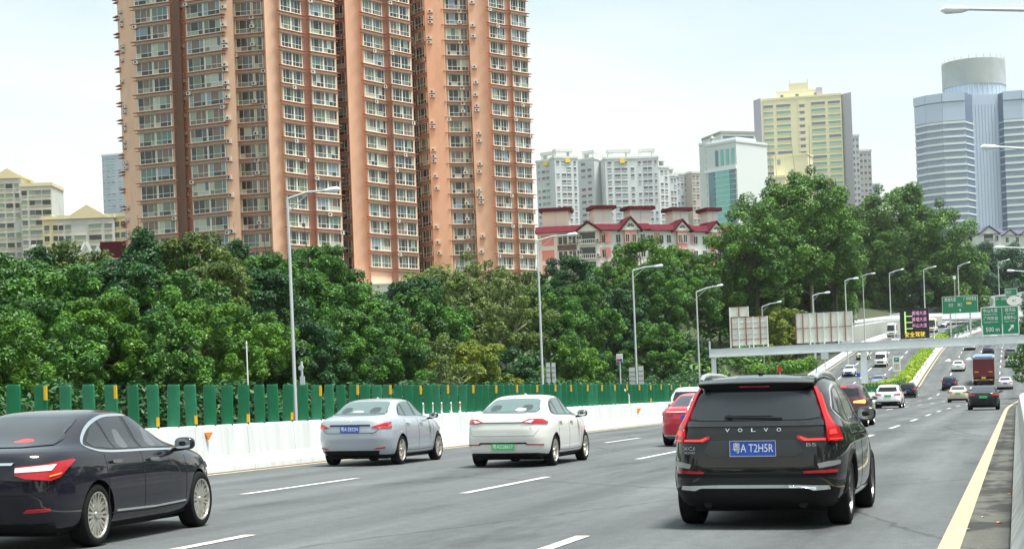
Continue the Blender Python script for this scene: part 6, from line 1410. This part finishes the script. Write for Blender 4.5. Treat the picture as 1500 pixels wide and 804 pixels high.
# ================================================================== VEGETATION
def leaf_cloud(name, centers, radii, n, size, seed, flat=.75, tone=None, asp=.42, updir=.55):
    g = np.random.default_rng(seed); C = np.array(centers); Rr = np.array(radii); k = g.choice(len(C), n, p=Rr ** 2 / (Rr ** 2).sum())
    d = g.normal(size=(n, 3)); d[:, 2] += .25; d /= np.linalg.norm(d, axis=1)[:, None]
    r = Rr[k] * (.55 + .5 * g.random(n) ** .6) ; p = C[k] + d * r[:, None] * np.array([1, 1, flat])
    nm = d * .6 + g.normal(size=(n, 3)) * .45; nm[:, 2] += updir; nm /= np.linalg.norm(nm, axis=1)[:, None]
    t = np.cross(nm, g.normal(size=(n, 3))); t /= np.linalg.norm(t, axis=1)[:, None]; b = np.cross(nm, t)
    s = size * (.6 + .8 * g.random(n)); t = t * s[:, None]; b = b * (s * asp)[:, None]
    v = np.stack([p - t, p - b * .9 - t * .1, p + t, p + b], 1).reshape(-1, 3)
    me = bpy.data.meshes.new(name); me.vertices.add(4 * n); me.vertices.foreach_set('co', v.astype(np.float32).ravel())
    me.loops.add(4 * n); me.loops.foreach_set('vertex_index', np.arange(4 * n, dtype=np.int32)); me.polygons.add(n); me.polygons.foreach_set('loop_start', np.arange(0, 4 * n, 4, dtype=np.int32))
    me.update(calc_edges=True)
    ct = g.random(len(C)); tn = np.clip(ct[k] * .55 + g.random(n) * .45 , 0, 1)
    at = me.attributes.new('tone', 'FLOAT', 'POINT'); at.data.foreach_set('value', np.repeat(tn, 4).astype(np.float32)); return me
def crown(seed, Rx, Rz, nc, cr, n, size, shape='round', inner=.2):
    g = random.Random(seed); cs = []; rs = []
    for i in range(nc):
        a = g.random() * 2 * math.pi; zz = g.uniform(-.75, 1)
        if shape == 'spire': rad = (1 - (zz + .75) / 1.85) ** .8 * g.uniform(.5, 1); p = (Rx * rad * math.cos(a), Rx * rad * math.sin(a), Rz * zz)
        elif shape == 'dome': rad = math.sqrt(max(0, 1 - max(zz, 0) ** 2)) * g.uniform(.5, 1.12); zz *= g.uniform(.85, 1.15); p = (Rx * rad * math.cos(a), Rx * rad * math.sin(a), Rz * zz)
        else: rad = math.sqrt(max(0, 1 - zz * zz)) * g.uniform(.5, 1.15); zz *= g.uniform(.85, 1.15); p = (Rx * rad * math.cos(a), Rx * rad * math.sin(a), Rz * zz * g.uniform(.8, 1.05))
        cs.append(p); rs.append(cr * g.uniform(.6, 1.35))
    for i in range(int(nc * inner)): cs.append((g.uniform(-.5, .5) * Rx, g.uniform(-.5, .5) * Rx, g.uniform(-.6, .4) * Rz)); rs.append(cr * 1.2)
    return leaf_cloud('crown', cs, rs, n, size, seed, flat=.75 if shape == 'round' else .95), cs, rs
def trunk_mesh(seed, cs, Rx, h, base, barkm, nl=9):
    """trunk from z=-h (ground) to crown centre at 0, limbs to clump centres"""
    g = random.Random(seed); mb = MB(); w0 = base
    pts = [(0, 0, -h), (g.uniform(-.2, .2), g.uniform(-.2, .2), -h * .6), (g.uniform(-.3, .3), g.uniform(-.3, .3), -h * .25), (0, 0, 0)]
    mb.tube(pts, [w0, w0 * .8, w0 * .65, w0 * .35], 8)
    for c in g.sample(cs, min(nl, len(cs))):
        s = g.uniform(-.5, -.05) * h; mid = Vector((c[0] * .45, c[1] * .45, s * .6 + c[2] * .25 + .1))
        mb.tube([(0, 0, s), mid, c], [w0 * .42, w0 * .26, w0 * .08], 6)
    return mb.mesh('trunk', barkm)
TV = {}
def variant(key, seed, Rx, Rz, nc, cr, n, size, shape, h, base, barkm, nl=9):
    me, cs, rs = crown(seed, Rx, Rz, nc, cr, n, size, shape); TV[key] = (me, trunk_mesh(seed, cs, Rx, h, base, barkm, nl), Rx, Rz * 1.0 + cr * .6, h)
variant('a1', 11, 3.5, 3.3, 105, .52, 36000, .118, 'round', 4.5, .2, M['bark'])
variant('a2', 12, 3.7, 3.0, 112, .50, 36000, .118, 'dome', 4.2, .2, M['bark'])
variant('a3', 13, 3.3, 3.5, 100, .52, 36000, .12, 'round', 4.5, .2, M['bark'])
variant('s1', 14, 2.3, 4.2, 44, .62, 16000, .14, 'spire', 5, .16, M['bark'])
variant('o1', 15, 3.7, 3.5, 70, .55, 15000, .13, 'round', 5, .17, M['palebark'], 20)
variant('o2', 16, 3.3, 3.7, 60, .55, 13000, .13, 'round', 5, .17, M['palebark'], 18)
variant('b1', 17, 9.4, 11.5, 150, 1.6, 42000, .30, 'dome', 15, .5, M['palebark'], 14)
variant('b2', 18, 8.4, 10.5, 130, 1.55, 38000, .30, 'round', 14, .45, M['bark'], 12)
variant('b3', 19, 7.2, 12.5, 130, 1.4, 36000, .30, 'spire', 15, .45, M['bark'], 12)
def tree(px, ytop, Z, var, leaf, label, s=None, zb=None, sx=1.0, rz=None, cat='tree', group=None, spread=None):
    cr_, tr, Rx, Rz, h = TV[var]; p = P(px, ytop, Z); x, y = p.x, p.y; zg = terrain(x, y) if zb is None else zb
    H = p.z - zg; s = s or max(.75, min(1.6, H / (Rz + h)))
    cz = p.z - Rz * s; name = {'a': 'broadleaf_tree', 's': 'conifer_tree', 'o': 'eucalyptus_tree', 'b': 'banyan_tree'}[var[0]]
    root = empty(name, (x, y, zg), label, cat, group, rz if rz is not None else random.random() * 6.28)
    o = bpy.data.objects.new('crown', cr_); o.location = (0, 0, cz - zg); o.scale = (s * sx, s * sx, s); put(o, root); o.material_slots
    if not cr_.materials: cr_.materials.append(LEAF['green'])
    o.material_slots[0].link = 'OBJECT'; o.material_slots[0].material = LEAF[leaf]
    t = bpy.data.objects.new('trunk', tr); t.location = (0, 0, cz - zg); t.scale = (s, s, max(s, (cz - zg) / h)); put(t, root)
    return root
def Zof(px, v): return F * abs(v) / (math.cos(TH) * (1490 - px))
# front row, low
front = [(-25, 455, 'a2', 'bright', 'bright low tree at the bottom left corner of the tree line'), (55, 440, 'a1', 'green', 'low green tree above the second and third green boards'), (135, 430, 'a3', 'bright', 'bright green tree with sprays above the left green boards'), (215, 455, 'a2', 'green', 'dark gapped tree right of the bright left tree'), (290, 440, 'a1', 'bright', 'bright tree left of the slim white pole'),
    (365, 455, 'a2', 'bright', 'low bright tree just behind the slim white pole'), (440, 470, 'a3', 'deep', 'deep green tree behind the base of the tallest lamp'), (505, 455, 'a1', 'green', 'green tree above the silver sedan roof'), (570, 478, 'a2', 'green', 'low green tree between the two pale sedans'), (630, 480, 'o1', 'olive', 'olive tree above the gap right of the pale sedans pair'),
    (690, 500, 'a1', 'yellow', 'small yellowish tree low behind the white sedan'), (745, 505, 'a3', 'deep', 'small dark tree left of the second lamp base'), (835, 495, 'a2', 'bright', 'round bright shrub-like tree right of the second lamp'), (880, 520, 'a1', 'deep', 'low dark tree left of the small route sign'), (960, 470, 'a3', 'green', 'green tree behind the third lamp pole'), (1010, 500, 'a2', 'deep', 'dark low tree left of the gantry end'), (1062, 515, 'a1', 'green', 'green tree wrapping the gantry left pillar'), (1110, 520, 'a3', 'deep', 'dark tree under the smaller billboard'), (1160, 520, 'a2', 'deep', 'dark tree under the beam between the billboards')]
for i, (px, y, v, lf, lb) in enumerate(front): tree(px, y, Zof(px, -41 - (i % 3) * .9) , v, lf, lb, s=(1.0 + .0 * i) * (.78 if px < 600 else (.95 if px < 900 else 1.15)))
mid = [(-35, 400, 'a1', 'green', 'green tree cut by the left frame edge'), (25, 395, 'a2', 'green', 'second tree from the left edge, mid height'), (90, 385, 'a3', 'green', 'broad tree below the cream gabled block'), (165, 385, 'a1', 'deep', 'dark tree between cream block and salmon tower'), (235, 395, 'a2', 'green', 'tree in front of the salmon tower left corner'), (300, 385, 'a3', 'olive', 'olive toned tree below the grey-brown recess'), (375, 395, 'a1', 'deep', 'dark shadowy tree left of the tallest lamp'), (440, 400, 'a2', 'green', 'tree directly behind the tallest lamp pole'), (496, 412, 'a3', 'green', 'tree in front of the gap between left and middle tower'),
    (552, 440, 'a1', 'green', 'tree just beneath the white podium'), (615, 428, 'a2', 'green', 'light green tree right of the white podium'), (668, 405, 'o2', 'olive', 'eucalyptus with bare pale twigs left of the large one'), (735, 400, 'o1', 'olive', 'tall olive eucalyptus with pale forked trunk left of the second lamp'), (800, 420, 'a1', 'green', 'dark green tree right of the second lamp'), (850, 415, 'a2', 'green', 'tree under the pink low-rise balconies'), (905, 420, 'a3', 'deep', 'deep green tree behind the third lamp arm'), (955, 390, 'a1', 'green', 'tree covering the second maroon gable house'), (1005, 395, 'a2', 'green', 'tree under the third maroon gable'), (1050, 415, 'a3', 'green', 'tree left of the smaller billboard'), (1090, 430, 'a1', 'deep', 'dark tree behind the smaller billboard'), (1200, 440, 'a2', 'green', 'green tree behind the larger billboard, left half'), (1238, 430, 'a1', 'yellow', 'yellow-green tree above the larger billboard right corner')]
for i, (px, y, v, lf, lb) in enumerate(mid): tree(px, y, Zof(px, -47.5 - (i % 2) * 1.8), v, lf, lb, s=1.0 if px < 600 else (1.15 if px < 900 else 1.35))
back = [(-10, 382, 'a3', 'green', 'top of the back row at the left edge'), (62, 345, 's1', 'deep', 'dark pointed conifer top before the left skylight gable'), (110, 366, 'a2', 'olive', 'olive crown below the maroon hut'), (158, 375, 'a1', 'green', 'crown just left of the salmon tower foot'), (205, 336, 's1', 'deep', 'dark spiky conifer at the salmon tower left corner'), (228, 350, 'a3', 'green', 'bushy crown next to the left spiky conifer'), (275, 358, 'a2', 'olive', 'olive crown below the recessed bays'), (318, 348, 's1', 'green', 'pointed crown below the drain pipes'), (350, 346, 's1', 'deep', 'narrow dark spire left of the tallest lamp'), (400, 364, 'a1', 'green', 'crown touching the tallest lamp from the left'), (460, 368, 'a3', 'green', 'crown right of the tallest lamp below the arm'), (492, 400, 'a2', 'green', 'low crown before the dark gap of the towers'),
    (606, 414, 'a3', 'deep', 'dark round tree at the foot of the middle tower'), (640, 392, 'a1', 'olive', 'olive crown at the foot of the right tower'), (700, 378, 'o1', 'olive', 'largest pale-branched eucalyptus under the right tower'), (760, 385, 'o2', 'olive', 'loose eucalyptus left of the second lamp top'), (830, 388, 'a1', 'deep', 'crown before the first pink house'), (880, 384, 'a3', 'green', 'crown left of the high domed tree'), (940, 362, 'a2', 'bright', 'domed bright tree rising before the second gable house'), (985, 356, 'a1', 'bright', 'tallest bright tree below the third gable'), (1035, 372, 'a3', 'bright', 'bright tree below the rightmost gable'), (1080, 392, 'a2', 'green', 'tree at the right end of the pink houses'), (1115, 408, 'a1', 'green', 'tree between pink houses and hill trees'), (1130, 448, 'a2', 'yellow', 'yellow-green feathery tree between the two billboards'), (1165, 442, 'o2', 'olive', 'brown-green feathery tree left of the larger billboard')]
for i, (px, y, v, lf, lb) in enumerate(back): tree(px, y + (-9, 5, -3, 8, -12, 2)[i % 6], Zof(px, {1130: -37.5, 1165: -34.5}[px] if px in (1130, 1165) else -53 - (i % 3) * 1.6), v, lf, lb, s=(1.1 if v[0] != 's' else .9) if px < 600 else (1.25 if px < 900 else 1.5))
# wooded hill
hill = [(1105, 300, 275, 'b2', 'hill', 'left flank tree of the wooded hill beside the teal building'), (1140, 268, 285, 'b1', 'hill', 'tall hill tree in front of the low yellow block'), (1183, 252, 290, 'b1', 'hill', 'highest hill tree, before the yellow tower'), (1218, 275, 295, 'b3', 'hill', 'hill tree under the right pier of the yellow tower'), (1262, 300, 305, 'b2', 'hill', 'hill tree in the dip between the two summits'), (1300, 276, 320, 'b1', 'hill', 'left tree of the second summit'), (1335, 272, 325, 'b3', 'hill', 'top tree of the second summit left of the glass tower'), (1368, 300, 335, 'b1', 'hill', 'right shoulder tree of the second summit'), (1385, 345, 345, 'b2', 'hill', 'hill tree falling towards the white houses'),
    (1120, 360, 300, 'b2', 'green', 'lower hill tree above the left billboard'), (1165, 345, 308, 'b3', 'hill', 'lower hill tree below the tall summit tree'), (1192, 350, 305, 'b1', 'hill', 'middle hill tree above the larger billboard'), (1258, 360, 285, 'b2', 'hill', 'middle hill tree above the right billboard corner'), (1300, 355, 330, 'b3', 'hill', 'dark middle hill tree behind the left slope lamp'), (1340, 360, 345, 'b2', 'blue', 'bluish hill tree behind the thin slope lamp'), (1375, 385, 365, 'b1', 'blue', 'bluish tree left of the left green sign'),
    (1405, 362, 420, 'b2', 'blue', 'dark tree below the left white house'), (1440, 358, 440, 'b3', 'blue', 'dark tree below the middle white house'), (1478, 360, 450, 'b1', 'blue', 'dark tree below the right white house'), (1515, 362, 450, 'b2', 'blue', 'dark tree at the right frame edge below the houses'), (1425, 390, 430, 'b1', 'blue', 'dark tree right of the left green sign posts'), (1495, 395, 440, 'b3', 'blue', 'dark tree behind the small exit plate'), (1345, 405, 360, 'b3', 'blue', 'lowest dark hill tree above the LED panel'), (1290, 415, 345, 'b2', 'hill', 'lowest hill tree left of the LED panel'), (1460, 395, 470, 'b2', 'blue', 'dark tree between the two far green signs')]
for i, (px, y, Z, v, lf, lb) in enumerate(hill):
    if px >= 1250: Z = min(max(Z + 120, 470), 530)
    tree(px, y, Z, v, lf, lb, s=(.8 if i < 9 else .72) * (Z / 300 if px >= 1250 else 1), rz=i * 1.3)
# right roadside trees entering the frame
tree(1572, 352, 130, 'a1', 'green', 'leafy tree entering at the right edge beside the lamp arms', s=1.05)
tree(1566, 425, 172, 'a2', 'green', 'green tree at the right edge overlapping the 500 m sign', s=1.45)
tree(1574, 515, 180, 'a3', 'deep', 'dark tree at the right edge below the beam end', s=1.4)
# undergrowth along the far verge
g = random.Random(3); cs = []; rs = []
for i in range(330):
    u = 30 + (i / 330) * 190 + g.uniform(-2, 2); x = -37.2 + g.uniform(-2.5, .6); cs.append((x, u, terrain(x, u) + g.uniform(.2, 2.0))); rs.append(g.uniform(.7, 1.3))
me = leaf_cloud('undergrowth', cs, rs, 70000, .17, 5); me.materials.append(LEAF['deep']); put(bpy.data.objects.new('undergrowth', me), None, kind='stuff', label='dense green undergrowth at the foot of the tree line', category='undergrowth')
cs = []; rs = []
for i in range(300):
    u = 40 + (i / 300) * 200 + g.uniform(-2, 2); x = -52 + g.uniform(-8, 2); cs.append((x, u, terrain(x, u) + g.uniform(.5, 4.5))); rs.append(g.uniform(1.2, 2.0))
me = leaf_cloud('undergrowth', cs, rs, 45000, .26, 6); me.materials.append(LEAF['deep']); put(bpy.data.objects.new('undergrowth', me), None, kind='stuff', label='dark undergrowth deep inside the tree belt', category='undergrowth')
cs = []; rs = []
for i in range(420):
    u = g.uniform(215, 560); x = curve(u) - (37 if u < 290 else 62) - g.random() ** 1.5 * 75; cs.append((x, u, terrain(x, min(u, 600)) + g.uniform(.5, 4))); rs.append(g.uniform(2.0, 3.4))
me = leaf_cloud('hill_thicket', cs, rs, 60000, .40, 8); me.materials.append(LEAF['hill']); put(bpy.data.objects.new('hill_thicket', me), None, kind='stuff', label='thicket covering the hill slope under the big trees', category='thicket')
# median hedge
cs = []; rs = []; u = 178
while u < 330:
    xl, xr = olane(-18.1, u), lane(-16.85, u)
    for k in range(4): x = xl + (xr - xl) * (k + .4) / 4 + g.uniform(-.15, .15); cs.append((x, u + g.uniform(-.4, .4), zr(x, u) + g.uniform(.7, 1.75))); rs.append(g.uniform(.45, .66))
    u += .85
me = leaf_cloud('median_hedge', cs, rs, 66000, .13, 9); me.materials.append(LEAF['hedge']); put(bpy.data.objects.new('median_hedge', me), None, kind='stuff', label='bright yellow-green clipped hedge in the median beyond the green boards', category='hedge')
cs = []; rs = []; u = 330
while u < 500:
    xl, xr = olane(-17.6, u), lane(-16.9, u)
    for k in range(2): x = xl + (xr - xl) * (k + .5) / 2; cs.append((x, u, zr(x, u) + g.uniform(.7, 1.6))); rs.append(g.uniform(.7, 1.1))
    u += 1.1
me = leaf_cloud('far_hedge', cs, rs, 20000, .22, 10); me.materials.append(LEAF['blue']); put(bpy.data.objects.new('far_hedge', me), None, kind='stuff', label='dark green hedge in the median far up the slope', category='hedge')
# verge planting left of opposite road under beam
cs = [(PU(px, py, u).x, u, PU(px, py, u).z) for px, py, u in ((1110, 543, 190), (1125, 541, 192), (1140, 540, 194), (1155, 538, 196), (1170, 536, 198), (1185, 533, 200))]; rs = [1.1] * 6
me = leaf_cloud('verge_shrub', cs, rs, 5000, .16, 12); me.materials.append(LEAF['bright']); put(bpy.data.objects.new('verge_shrub', me), None, label='low bright shrubs on the verge under the gantry beam', category='shrub', kind='stuff')
# tree belts added out of view, behind camera and right wall, for car reflections
cs = []; rs = []
for i in range(420):
    u = g.uniform(-150, 150); x = g.uniform(10, 20) if i % 2 else (g.uniform(-46, -37) if u < 15 else g.uniform(10, 22)); cs.append((x, u, terrain(x, max(u, 0)) + g.uniform(.5, 8.5))); rs.append(g.uniform(1.6, 2.8))
for i in range(160):
    x = g.uniform(-60, 30); u = -150 + g.uniform(-12, 12); cs.append((x, u, g.uniform(.5, 12))); rs.append(g.uniform(2, 3.5))
me = leaf_cloud('reflection_thicket', cs, rs, 60000, .55, 15, asp=.6); me.materials.append(LEAF['deep']); put(bpy.data.objects.new('reflection_thicket', me), None, kind='stuff', label='tree belt lining the road beside and behind the viewpoint', category='thicket')
# ------------------------------------------------------------------ haze
hm = bpy.data.materials.new('haze'); hm.use_nodes = True; n = hm.node_tree.nodes; n.remove(n['Principled BSDF'])
pv = n.new('ShaderNodeVolumePrincipled'); pv.inputs['Color'].default_value = (.93, .96, 1.0, 1); pv.inputs['Density'].default_value = .00005; pv.inputs['Anisotropy'].default_value = .2
hm.node_tree.links.new(pv.outputs[0], n['Material Output'].inputs['Volume'])
mb = MB(); mb.box(-3400, 1900, -920, 4300, -60, 330); hz = mb.build('haze', hm, None, kind='stuff')
